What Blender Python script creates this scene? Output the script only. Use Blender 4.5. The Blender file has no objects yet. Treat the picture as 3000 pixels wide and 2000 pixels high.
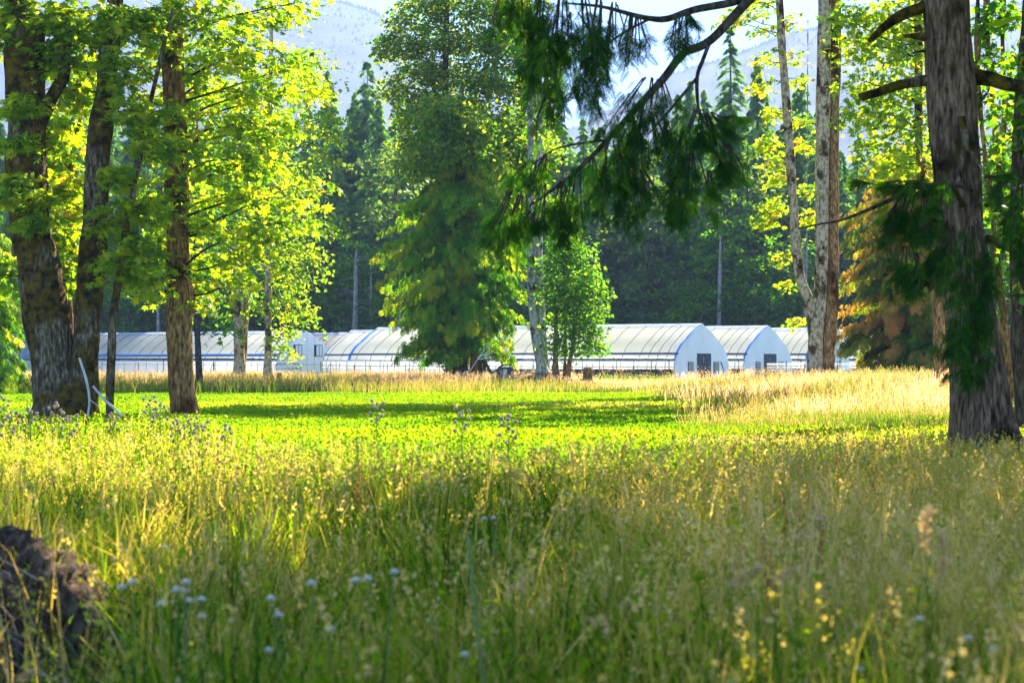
import bpy, math
import numpy as np
from mathutils import Vector

# ------------------------------------------------------------ camera, sky, sun, exposure
sc = bpy.context.scene
COL = sc.collection
F, H, YH = 5833.0, 1.6, 1056.0            # focal length and horizon in photo pixels, eye height in metres
cam = bpy.data.objects.new('camera', bpy.data.cameras.new('camera'))
COL.objects.link(cam); sc.camera = cam
cam.location = (0, 0, H); cam.rotation_euler = (math.radians(90), 0, 0)
cam.data.sensor_width = 36; cam.data.lens = 70.0; cam.data.shift_y = 56 / 3000
cam.data.clip_start = .1; cam.data.clip_end = 40000
cam.data.dof.use_dof = True; cam.data.dof.focus_distance = 95; cam.data.dof.aperture_fstop = 4.5
SUN_EL, SUN_AZ = 35.0, 29.0               # the sun stands behind the scene, to the right
el, az = math.radians(SUN_EL), math.radians(SUN_AZ)
SDIR = Vector((math.sin(az) * math.cos(el), math.cos(az) * math.cos(el), math.sin(el)))
w = bpy.data.worlds.new("World"); sc.world = w; w.use_nodes = True
sky = w.node_tree.nodes.new('ShaderNodeTexSky'); sky.sky_type = 'NISHITA'; sky.sun_disc = False
sky.sun_elevation = el; sky.sun_rotation = az; sky.dust_density = .05; sky.ozone_density = 6.0; sky.air_density = 1.0; sky.altitude = 3000
bg = w.node_tree.nodes['Background']; bg.inputs[1].default_value = .08
w.node_tree.links.new(sky.outputs[0], bg.inputs[0])
sun = bpy.data.objects.new('sun', bpy.data.lights.new('sun', 'SUN')); COL.objects.link(sun)
sun.data.energy = 5.0; sun.data.angle = math.radians(.5); sun.data.color = (1, .90, .72)
sun.rotation_euler = SDIR.to_track_quat('Z', 'Y').to_euler(); sun.location = (60, 60, 80)
sc.view_settings.view_transform = 'Standard'; sc.view_settings.look = 'None'
sc.view_settings.exposure = 2.75; sc.view_settings.gamma = 1
cy = sc.cycles
cy.use_denoising = True; cy.denoising_prefilter = 'NONE'; cy.max_bounces = 8; cy.diffuse_bounces = 3; cy.glossy_bounces = 2
cy.transmission_bounces = 5; cy.transparent_max_bounces = 8; cy.volume_bounces = 0
cy.caustics_reflective = False; cy.caustics_refractive = False; cy.sample_clamp_indirect = 6

R = np.random.RandomState(7)
def at(px, py, d): return np.array([(px - 1500) / F * d, d, H - (py - YH) / F * d])
def S(x, a, b):
    t = np.clip((np.asarray(x, float) - a) / (b - a), 0, 1); return t * t * (3 - 2 * t)
def hsh(i, j, k, s):
    n = (i * 73856093) ^ (j * 19349663) ^ (k * 83492791) ^ (s * 2654435)
    n = (n ^ (n >> 13)) * 1274126177 & 0x7fffffff
    return ((n ^ (n >> 16)) & 0xffff) / 65535.0
def vnoise(P, sc_=1.0, s=0):
    Q = np.asarray(P, float) * sc_; I = np.floor(Q).astype(np.int64); f = Q - I; f = f * f * (3 - 2 * f); out = 0
    for a in (0, 1):
        for b in (0, 1):
            for c in (0, 1):
                wgt = (f[:, 0] if a else 1 - f[:, 0]) * (f[:, 1] if b else 1 - f[:, 1]) * (f[:, 2] if c else 1 - f[:, 2])
                out = out + wgt * hsh(I[:, 0] + a, I[:, 1] + b, I[:, 2] + c, s)
    return out
def n2(x, y, sc_=1.0, s=0):
    x = np.atleast_1d(np.asarray(x, float)); y = np.atleast_1d(np.asarray(y, float))
    P = np.stack([x, y, np.zeros_like(x)], 1)
    return .6 * vnoise(P, sc_, s) + .4 * vnoise(P, sc_ * 2.3, s + 5)
def gz(x, y):
    x = np.asarray(x, float); y = np.asarray(y, float); shp = np.broadcast(x, y).shape
    x = np.broadcast_to(x, shp).ravel(); y = np.broadcast_to(y, shp).ravel()
    pr = 1500 + F * x / np.maximum(y, 1)
    z = .26 * S(y, 98, 113) * (1 - S(y, 134, 147)) * (1 - .8 * S(pr, 1650, 1850))
    z = z + .42 * S(x, 5, 12) * S(y, 48, 75) * (1 - S(y, 105, 130))
    z = z + .10 * (n2(x, y, .25, 3) - .5) * (1 - S(y, 100, 140))
    return z.reshape(shp)
def ground_at(px, d):
    x = (px - 1500) / F * d; return np.array([x, d, float(gz(x, d))])

# ------------------------------------------------------------ scene graph helpers
def tag(o, label=None, cat=None, group=None, kind=None):
    if label: o['label'] = label
    if cat: o['category'] = cat
    if group: o['group'] = group
    if kind: o['kind'] = kind
    return o
def thing(name, loc, label, cat, group=None):
    o = bpy.data.objects.new(name, None); COL.objects.link(o); o.location = [float(v) for v in loc]
    o.empty_display_size = .2
    return tag(o, label, cat, group)
def wloc(o):
    v = np.zeros(3)
    while o is not None: v = v + np.array(o.location); o = o.parent
    return v
class Geo:
    def __init__(s): s.V = []; s.T = []; s.A = []; s.n = 0
    def add(s, V, T, a=0.0):
        V = np.asarray(V, float); T = np.asarray(T, np.int64)
        if len(T) == 0: return s
        s.V.append(V); s.T.append(T + s.n); s.n += len(V)
        s.A.append(np.broadcast_to(np.asarray(a, float), (len(T),)).copy()); return s
    def quads(s, V, Q, a=0.0):
        Q = np.asarray(Q); return s.add(V, np.concatenate([Q[:, [0, 1, 2]], Q[:, [0, 2, 3]]]), a)
    def box(s, c, size, rz=0.0, a=0.0, ax=None):
        c = np.asarray(c, float); hx, hy, hz = [v / 2 for v in size]
        P = np.array([[i, j, k] for i in (-hx, hx) for j in (-hy, hy) for k in (-hz, hz)])
        if ax is not None: P = P[:, :1] * ax[0] + P[:, 1:2] * ax[1] + P[:, 2:] * np.array([0, 0, 1.])
        elif rz: P = P @ np.array([[math.cos(rz), math.sin(rz), 0], [-math.sin(rz), math.cos(rz), 0], [0, 0, 1]])
        return s.quads(P + c, [[0, 1, 3, 2], [4, 6, 7, 5], [0, 4, 5, 1], [2, 3, 7, 6], [0, 2, 6, 4], [1, 5, 7, 3]], a)
    def tube(s, pts, rad, sides=8, a=0.0, step=None, dfn=None):
        pts = np.asarray(pts, float); rad = np.broadcast_to(np.asarray(rad, float), (len(pts),)).astype(float)
        if step:
            pts, rad = resample(pts, rad, step)
        n = len(pts); tg = np.gradient(pts, axis=0) if n > 2 else np.repeat((pts[1:] - pts[:1]), n, 0)
        tg /= np.linalg.norm(tg, axis=1)[:, None] + 1e-9
        ref = np.array([1., 0, 0]) if abs(tg[:, 0]).max() < .85 else (np.array([0, 0, 1.]) if abs(tg[:, 2]).max() < .9 else np.array([0, 1., 0]))
        u = np.cross(tg, ref); u /= np.linalg.norm(u, axis=1)[:, None] + 1e-9
        v = np.cross(tg, u); th = np.linspace(0, 2 * math.pi, sides, endpoint=False)
        rr = np.repeat(rad[:, None], sides, 1)
        if dfn is not None: rr = dfn(pts, rr, th)
        P = pts[:, None] + rr[..., None] * (np.cos(th)[None, :, None] * u[:, None] + np.sin(th)[None, :, None] * v[:, None])
        P = P.reshape(-1, 3); i = np.arange(n - 1)[:, None] * sides; j = np.arange(sides)[None]; k = (j + 1) % sides
        Q = np.stack([i + j, i + k, i + sides + k, i + sides + j], -1).reshape(-1, 4)
        s.quads(P, Q, a)
        for e, c in ((0, pts[0]), (n - 1, pts[-1])):
            ring = P[e * sides:(e + 1) * sides]; t = np.stack([np.full(sides, sides), np.arange(sides), (np.arange(sides) + 1) % sides], 1)
            s.add(np.vstack([ring, c[None]]), t if e else t[:, ::-1], a)
        return s
    def build(s, name, mat, parent=None, smooth=False, loc=None):
        V = np.concatenate(s.V); T = np.concatenate(s.T); A = np.concatenate(s.A)
        off = wloc(parent) if parent is not None else np.zeros(3)
        if loc is not None: off = np.asarray(loc, float)
        me = bpy.data.meshes.new(name); me.vertices.add(len(V)); me.vertices.foreach_set('co', (V - off).astype(np.float32).ravel())
        me.loops.add(len(T) * 3); me.loops.foreach_set('vertex_index', T.astype(np.int32).ravel())
        me.polygons.add(len(T)); me.polygons.foreach_set('loop_start', np.arange(0, len(T) * 3, 3, dtype=np.int32))
        me.polygons.foreach_set('use_smooth', np.full(len(T), bool(smooth)))
        me.update(calc_edges=True)
        at_ = me.attributes.new('v', 'FLOAT', 'FACE'); at_.data.foreach_set('value', A.astype(np.float32))
        me.materials.append(mat); o = bpy.data.objects.new(name, me); COL.objects.link(o)
        if parent is not None: o.parent = parent
        elif loc is not None: o.location = [float(q) for q in loc]
        return o
def resample(pts, rad, step):
    n = len(pts); out = []; ro = []
    for i in range(n - 1):
        p0, p1, p2, p3 = pts[max(i - 1, 0)], pts[i], pts[i + 1], pts[min(i + 2, n - 1)]
        m = max(1, int(np.linalg.norm(p2 - p1) / step)); t = np.linspace(0, 1, m, endpoint=False)[:, None]
        out.append(.5 * (2 * p1 + (p2 - p0) * t + (2 * p0 - 5 * p1 + 4 * p2 - p3) * t ** 2 + (3 * p1 - p0 - 3 * p2 + p3) * t ** 3))
        ro.append(rad[i] + (rad[i + 1] - rad[i]) * t[:, 0])
    return np.vstack(out + [pts[-1:]]), np.concatenate(ro + [rad[-1:]])
def copy_tree(o, parent=None):
    c = o.copy(); COL.objects.link(c); c.parent = parent
    for ch in list(o.children): copy_tree(ch, c)
    return c

# ------------------------------------------------------------ materials
MATS = {}
def nodes(name):
    m = bpy.data.materials.new(name); m.use_nodes = True; nt = m.node_tree; nt.nodes.clear()
    out = nt.nodes.new('ShaderNodeOutputMaterial'); MATS[name] = m; return m, nt, out
def ramp(nt, stops):
    r = nt.nodes.new('ShaderNodeValToRGB'); e = r.color_ramp.elements
    while len(e) > 1: e.remove(e[-1])
    for i, (p, c) in enumerate(stops):
        q = e[0] if i == 0 else e.new(p)
        q.position = p; q.color = (*c, 1)
    return r
def noise(nt, scale, detail=4, map_=None, rough=.6):
    n = nt.nodes.new('ShaderNodeTexNoise'); n.inputs['Scale'].default_value = scale; n.inputs['Detail'].default_value = detail
    n.inputs['Roughness'].default_value = rough
    tc = nt.nodes.new('ShaderNodeTexCoord'); mp = nt.nodes.new('ShaderNodeMapping'); nt.links.new(tc.outputs['Object'], mp.inputs[0])
    if map_: mp.inputs['Scale'].default_value = map_
    nt.links.new(mp.outputs[0], n.inputs['Vector']); return n
def leafmat(name, stops, tint=(1.9, 2.0, .7), fac=.5, gloss=.02):
    m, nt, out = nodes(name); L = nt.links.new
    a = nt.nodes.new('ShaderNodeAttribute'); a.attribute_name = 'v'
    r = ramp(nt, stops); L(a.outputs['Fac'], r.inputs[0])
    d = nt.nodes.new('ShaderNodeBsdfDiffuse'); L(r.outputs[0], d.inputs[0])
    mul = nt.nodes.new('ShaderNodeVectorMath'); mul.operation = 'MULTIPLY'; L(r.outputs[0], mul.inputs[0]); mul.inputs[1].default_value = tint
    t = nt.nodes.new('ShaderNodeBsdfTranslucent'); L(mul.outputs[0], t.inputs[0])
    mx = nt.nodes.new('ShaderNodeMixShader'); mx.inputs[0].default_value = fac; L(d.outputs[0], mx.inputs[1]); L(t.outputs[0], mx.inputs[2])
    g = nt.nodes.new('ShaderNodeBsdfGlossy'); g.inputs['Roughness'].default_value = .38; g.inputs[0].default_value = (.9, .95, .9, 1)
    m2 = nt.nodes.new('ShaderNodeMixShader'); m2.inputs[0].default_value = gloss; L(mx.outputs[0], m2.inputs[1]); L(g.outputs[0], m2.inputs[2])
    L(m2.outputs[0], out.inputs[0]); return m
def barkmat(name, dark, mid, light, moss=None, mossc=(.05, .045, .008), mamt=.5, vs=.28, scale=13, bump=.8, moss2=(.012, .009, .005)):
    m, nt, out = nodes(name); L = nt.links.new
    n = noise(nt, scale, 6, (1, 1, vs)); r = ramp(nt, [(.34, dark), (.5, mid), (.68, light)]); L(n.outputs[0], r.inputs[0])
    col = r.outputs[0]
    if moss:
        k = noise(nt, moss, 5, (1, 1, .7)); rr = ramp(nt, [(mamt - .05, (0, 0, 0)), (mamt + .03, (1, 1, 1))]); L(k.outputs[0], rr.inputs[0])
        mc = noise(nt, moss * 5, 5); mr = ramp(nt, [(.38, moss2), (.62, mossc)]); L(mc.outputs[0], mr.inputs[0])
        mx = nt.nodes.new('ShaderNodeMixRGB'); L(rr.outputs[0], mx.inputs[0]); L(col, mx.inputs[1]); L(mr.outputs[0], mx.inputs[2]); col = mx.outputs[0]
    p = nt.nodes.new('ShaderNodeBsdfPrincipled'); L(col, p.inputs['Base Color']); p.inputs['Roughness'].default_value = .9
    p.inputs['Specular IOR Level'].default_value = .04
    b = nt.nodes.new('ShaderNodeBump'); b.inputs['Strength'].default_value = bump; b.inputs['Distance'].default_value = .05
    n3 = noise(nt, scale * 2.2, 6, (1, 1, vs * 1.3), .7); L(n3.outputs[0], b.inputs['Height']); L(b.outputs[0], p.inputs['Normal'])
    L(p.outputs[0], out.inputs[0]); return m
def plain(name, c, rough=.6, metal=0, var=.12, sc_=3.0, trans=0.0, map_=None):
    m, nt, out = nodes(name); L = nt.links.new
    n = noise(nt, sc_, 5, map_); lo = tuple(v * (1 - var) for v in c); hi = tuple(min(v * (1 + var), .95) for v in c)
    r = ramp(nt, [(.35, lo), (.65, hi)]); L(n.outputs[0], r.inputs[0])
    p = nt.nodes.new('ShaderNodeBsdfPrincipled'); L(r.outputs[0], p.inputs['Base Color']); p.inputs['Roughness'].default_value = rough; p.inputs['Specular IOR Level'].default_value = .12; p.inputs['Metallic'].default_value = metal
    if trans:
        t = nt.nodes.new('ShaderNodeBsdfTranslucent'); L(r.outputs[0], t.inputs[0]); mx = nt.nodes.new('ShaderNodeMixShader'); mx.inputs[0].default_value = trans
        L(p.outputs[0], mx.inputs[1]); L(t.outputs[0], mx.inputs[2]); L(mx.outputs[0], out.inputs[0])
    else: L(p.outputs[0], out.inputs[0])
    return m

M_maple = leafmat('maple_leaf', [(0, (.045, .11, .010)), (.45, (.11, .22, .010)), (.8, (.23, .31, .010)), (.95, (.33, .34, .012)), (1, (.42, .12, .02))], (2.9, 2.5, .7), .62)
M_maple_y = leafmat('yellow_maple_leaf', [(0, (.06, .13, .010)), (.4, (.15, .25, .010)), (.8, (.27, .35, .012)), (1, (.5, .20, .03))], (2.3, 2.3, .7), .62)
M_maple_g = leafmat('green_maple_leaf', [(0, (.03, .09, .010)), (.5, (.06, .16, .010)), (.85, (.16, .26, .012)), (1, (.30, .32, .02))], (2.7, 2.6, .7), .58)
M_olive = leafmat('olive_leaf', [(0, (.035, .10, .010)), (.5, (.085, .18, .012)), (.85, (.20, .27, .014)), (1, (.38, .22, .03))], (2.4, 2.3, .7), .55)
M_hem = leafmat('hemlock_needle', [(0, (.010, .036, .003)), (.6, (.022, .08, .005)), (1, (.10, .19, .008))], (2.2, 2.4, .6), .45, .006)
M_cedar = leafmat('cedar_spray', [(0, (.03, .10, .006)), (.5, (.07, .19, .008)), (.9, (.18, .27, .010)), (1, (.28, .28, .015))], (2.3, 2.3, .5), .52, .004)
M_cedar_o = leafmat('autumn_cedar_spray', [(0, (.05, .10, .012)), (.35, (.14, .19, .015)), (.65, (.27, .22, .03)), (1, (.44, .23, .07))], (1.9, 1.8, .6), .5, .004)
M_con = leafmat('conifer_needle', [(0, (.055, .13, .05)), (.6, (.115, .23, .075)), (1, (.24, .33, .06))], (1.9, 2.1, .8), .5, .0)
M_con_l = leafmat('pale_broadleaf', [(0, (.05, .10, .02)), (.6, (.11, .18, .03)), (1, (.24, .27, .03))], (2.0, 2.0, .7), .45)
GRS = [(0, (.016, .055, .006)), (.22, (.055, .14, .008)), (.40, (.17, .25, .009)), (.56, (.27, .25, .03)), (.76, (.44, .31, .11)), (1, (.62, .45, .26))]
M_weed = leafmat('weed_leaf', [(0, (.05, .12, .008)), (.5, (.16, .25, .010)), (1, (.28, .30, .012))], (2.2, 2.1, .6), .55, 0)
M_grass = leafmat('meadow_grass', GRS, (1.8, 1.7, .6), .5, 0)
M_straw = leafmat('straw_grass', [(0, (.10, .20, .012)), (.3, (.26, .25, .03)), (.6, (.50, .33, .13)), (1, (.66, .45, .28))], (1.35, 1.25, 1.0), .5, 0)
M_lawn = leafmat('clover_leaf', [(0, (.05, .14, .008)), (.4, (.13, .25, .008)), (.7, (.24, .31, .010)), (.85, (.36, .36, .05)), (1, (.46, .40, .18))], (1.8, 1.7, .6), .5, 0)
B_maple = barkmat('mossy_maple_bark', (.02, .013, .007), (.11, .078, .045), (.32, .26, .18), .9, (.13, .085, .008), .49)
B_brown = barkmat('brown_maple_bark', (.05, .024, .008), (.26, .135, .048), (.50, .31, .14), .8, (.14, .055, .010), .56)
B_fir = barkmat('fir_bark', (.025, .015, .009), (.14, .088, .055), (.30, .20, .135), .7, (.05, .04, .012), .56, .2, 18)
B_pale = barkmat('pale_alder_bark', (.10, .065, .035), (.38, .28, .17), (.58, .47, .33), 1.6, (.12, .07, .025), .56, .5, 9, .4)
B_white = barkmat('white_bark', (.13, .10, .075), (.36, .33, .29), (.58, .54, .49), 1.5, (.11, .06, .025), .60, .25, 12, .4)
B_dark = barkmat('dark_bark', (.02, .015, .01), (.07, .05, .035), (.14, .11, .08))
B_snag = barkmat('grey_snag_bark', (.09, .085, .075), (.20, .19, .17), (.34, .32, .29), None, vs=.3, scale=8)
B_twig = plain('twig_bark', (.055, .04, .022), .9, 0, .4)
B_dead = plain('bleached_wood', (.52, .49, .45), .8, 0, .2, 6)

# ------------------------------------------------------------ templates for leaves and sprays
def star(sx=1):
    tips = [(0, 0, 0), (.30, -.02, -.05), (.22, .16, .0), (.56, .30, -.13), (.27, .38, 0), (.42, .72, -.12), (.14, .58, 0), (0, 1, -.12),
            (-.14, .58, 0), (-.42, .72, -.12), (-.27, .38, 0), (-.56, .30, -.13), (-.22, .16, 0), (-.30, -.02, -.05)]
    V = np.array(tips + [(0, .3, .04)]); n = len(tips)
    return V, np.array([[n, i, (i + 1) % n] for i in range(n)])
LEAF = star()
LEAF4 = (np.array([(0, 0, 0), (.5, .3, -.1), (.22, .62, .02), (0, 1, -.12), (-.22, .62, .02), (-.5, .3, -.1), (0, .35, .05)]), np.array([[6, 0, 1], [6, 1, 2], [6, 2, 3], [6, 3, 4], [6, 4, 5], [6, 5, 0]]))
LEAF2 = (np.array([(0, 0, 0), (.42, .5, -.08), (0, 1, -.05), (-.42, .5, -.08)]), np.array([[0, 1, 2], [0, 2, 3]]))
def rhomb(p, q, w_, nrm=(0, 0, 1)):
    p = np.array(p, float); q = np.array(q, float); s_ = np.cross(q - p, nrm); s_ = s_ / (np.linalg.norm(s_) + 1e-9) * w_; m_ = p * .6 + q * .4
    return [p, m_ + s_, q, m_ - s_]
def frond(n, ln, w_, sag=.25, curve=.7):
    V, T = [], []
    V += rhomb((0, 0, 0), (0, 1, -sag), w_ * .6); T += [[0, 1, 2], [0, 2, 3]]
    for i in range(n):
        t = .06 + .92 * i / n; L_ = ln * (1 - t) ** curve * (.8 + .4 * ((i * 37) % 10) / 10) + .05
        for sx in (-1, 1):
            p = (0, t, -sag * t * t); q = (sx * L_ * .85, t + L_ * .65, -sag * t * t - L_ * .35); k = len(V)
            V += rhomb(p, q, w_); T += [[k, k + 1, k + 2], [k, k + 2, k + 3]]
    return np.array(V), np.array(T)
FR_HEM = frond(16, .34, .018, .3)
FR_CED = frond(3, .55, .10, .4)
FR_CON = frond(3, .55, .09, .3)
def frames(fwd, up):
    y = fwd / (np.linalg.norm(fwd, axis=1)[:, None] + 1e-9); x = np.cross(y, up); x /= np.linalg.norm(x, axis=1)[:, None] + 1e-9
    return x, y, np.cross(x, y)
def scat(g, tmpl, P, fwd, up, size, v):
    TV, TT = tmpl; x, y, z = frames(fwd, up); size = np.broadcast_to(size, (len(P),))
    W = P[:, None] + size[:, None, None] * (TV[None, :, 0, None] * x[:, None] + TV[None, :, 1, None] * y[:, None] + TV[None, :, 2, None] * z[:, None])
    k = len(TV); T = (TT[None] + (np.arange(len(P)) * k)[:, None, None]).reshape(-1, 3)
    g.add(W.reshape(-1, 3), T, np.repeat(np.clip(v, 0, 1), len(TT)))
def rdir(r, n, zs=1.0):
    v = r.normal(size=(n, 3)); v[:, 2] *= zs; return v / np.linalg.norm(v, axis=1)[:, None]

# ------------------------------------------------------------ the ground and the far hills
def build_ground():
    ys = np.concatenate([np.linspace(-60, 170, 231), np.geomspace(174, 8400, 40)])
    xp = np.concatenate([np.linspace(0, 60, 121), np.geomspace(61, 6300, 36)]); xs = np.concatenate([-xp[:0:-1], xp])
    X, Y = np.meshgrid(xs, ys); Z = gz(X, Y); nx, ny = len(xs), len(ys)
    i = np.arange(ny - 1)[:, None] * nx; j = np.arange(nx - 1)[None]
    Q = np.stack([i + j, i + j + 1, i + nx + j + 1, i + nx + j], -1).reshape(-1, 4)
    m, nt, out = nodes('meadow_soil'); L = nt.links.new
    a = noise(nt, .35, 6); b = noise(nt, 6, 5)
    r1 = ramp(nt, [(.36, (.05, .09, .010)), (.52, (.10, .14, .012)), (.66, (.19, .16, .05))]); r2 = ramp(nt, [(.3, (.35, .35, .35)), (.7, (1, 1, 1))])
    L(a.outputs[0], r1.inputs[0]); L(b.outputs[0], r2.inputs[0])
    mx = nt.nodes.new('ShaderNodeMixRGB'); mx.blend_type = 'MULTIPLY'; mx.inputs[0].default_value = 1; L(r1.outputs[0], mx.inputs[1]); L(r2.outputs[0], mx.inputs[2])
    p = nt.nodes.new('ShaderNodeBsdfDiffuse'); L(mx.outputs[0], p.inputs[0]); L(p.outputs[0], out.inputs[0])
    g = Geo().quads(np.stack([X, Y, Z], -1).reshape(-1, 3), Q); o = g.build('meadow_ground', m, smooth=True); tag(o, kind='structure')
build_ground()

def mountain(name, pts, d, depth, seed):
    m = MATS.get('mountain_forest') or plain('mountain_forest', (.03, .05, .035), .95, 0, .25, .004)
    px = np.linspace(pts[0][0], pts[-1][0], 260); py = np.interp(px, [p[0] for p in pts], [p[1] for p in pts])
    x = (px - 1500) / F * d; z = H - (py - YH) / F * d; nr = 60
    t = np.linspace(0, 1, nr); X = np.repeat(x[:, None], nr, 1); Y = d - depth * (1 - t)[None] + 0 * X
    Pn = np.stack([X.ravel(), Y.ravel(), 0 * X.ravel()], 1)
    rid = (vnoise(Pn, 1 / 500, seed) - .5) * 2 + (vnoise(Pn, 1 / 170, seed + 1) - .5) * .8
    Z = z[:, None] * t[None] ** .8 + rid.reshape(X.shape) * 70 * (1 - t[None]) ** .6 * (t[None] > 0) * np.minimum(1, 3 * t[None])
    back = np.stack([x, np.full_like(x, d + depth), np.full_like(x, -50)], 1)
    i = np.arange(259)[:, None] * nr; j = np.arange(nr - 1)[None]
    Q = np.stack([i + j, i + nr + j, i + nr + j + 1, i + j + 1], -1).reshape(-1, 4)
    g = Geo().quads(np.stack([X, Y, Z], -1).reshape(-1, 3), Q)
    i = np.arange(259); top = np.stack([x, np.full_like(x, d), Z[:, -1]], 1)
    g.quads(np.vstack([top, back]), np.stack([i, i + 1, i + 261, i + 260], 1))
    r = np.random.RandomState(seed)                          # the serrated tree line and trees over the slope
    n = 6000; k = r.rand(n) ** .5; k[:2200] = 1.0; ii = r.rand(n) * 258.9; i0 = ii.astype(int); jj = (k * (nr - 1)).astype(int)
    P = np.stack([X[i0, jj] + (ii - i0) * (x[1] - x[0]), Y[i0, jj], Z[i0, jj] - 4], 1); hh = r.uniform(7, 15, n); ww = hh * .25
    V = np.stack([P + np.stack([-ww, 0 * ww, 0 * ww], 1), P + np.stack([ww, -ww, 0 * ww], 1), P + np.stack([0 * ww, ww, 0 * ww], 1), P + np.stack([0 * ww, 0 * ww, hh], 1)], 1)
    T = np.array([[0, 1, 3], [1, 2, 3], [2, 0, 3]]); g.add(V.reshape(-1, 3), (T[None] + 4 * np.arange(n)[:, None, None]).reshape(-1, 3))
    tag(g.build(name, m, smooth=True), kind='structure')
mountain('mountain', [(-900, 20), (-300, 0), (200, -20), (560, -40), (760, -30), (900, -6), (1000, 8), (1080, 32), (1140, 62), (1220, 130), (1320, 200), (1500, 330), (1750, 480), (2300, 700)], 5200, 2400, 11)
mountain('mountain', [(1100, 700), (1500, 440), (1700, 370), (1830, 300), (1900, 262), (1960, 222), (2040, 196), (2110, 178), (2180, 152), (2250, 122), (2330, 92), (2400, 84), (2500, 60), (2800, 20), (3300, 0), (4200, 20)], 4900, 2300, 23)

# ------------------------------------------------------------ greenhouses
sD = np.array([-.819, .574, 0]); gD = np.array([.574, .819, 0]); UP = np.array([0, 0, 1.])
PROF = [(0, 0), (0, .9), (.05, 1.4), (.35, 2.05), (1.0, 2.72), (1.85, 3.22), (2.7, 3.74), (3.5, 4.12), (4.2, 4.42)]
P3 = np.array([(u, 0, z) for u, z in PROF], float)
pr_, _ = resample(P3, np.ones(len(P3)), .22); PU = np.concatenate([pr_[:, 0], 8.4 - pr_[-2::-1, 0]]); PZ = np.concatenate([pr_[:, 2], pr_[-2::-1, 2]])
M_film = plain('greenhouse_film', (.93, .93, .92), .45, 0, .03, 1.4, .88, (1, 1, .4))
M_gable = plain('white_gable_panel', (.72, .73, .75), .6, 0, .05, 1.0, .03)
M_vent = plain('grey_blue_vent_film', (.38, .45, .60), .5, 0, .25, 1.2, .3, (.3, 1, 1))
M_roll = plain('dark_rolled_curtain', (.10, .14, .20), .6)
M_rollb = plain('blue_rolled_curtain', (.10, .21, .46), .6)
M_blue = plain('blue_edge_tape', (.05, .28, .72), .5, 0, .2)
M_steel = plain('dark_steel_tube', (.10, .11, .13), .5, .4)
M_rail = plain('grey_hip_board', (.30, .36, .42), .6)
M_door = plain('charcoal_door', (.05, .055, .075), .55, 0, .25, 4, 0, (8, 8, .3))
M_lour = plain('louver_slat', (.48, .47, .40), .5)
M_dark = plain('dark_opening', (.03, .035, .04), .8)
M_white = plain('white_paint', (.8, .8, .78), .5)
M_post = plain('rusty_post', (.07, .045, .035), .8, .2)
M_wire = plain('fence_wire', (.45, .45, .44), .4, .7)
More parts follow.
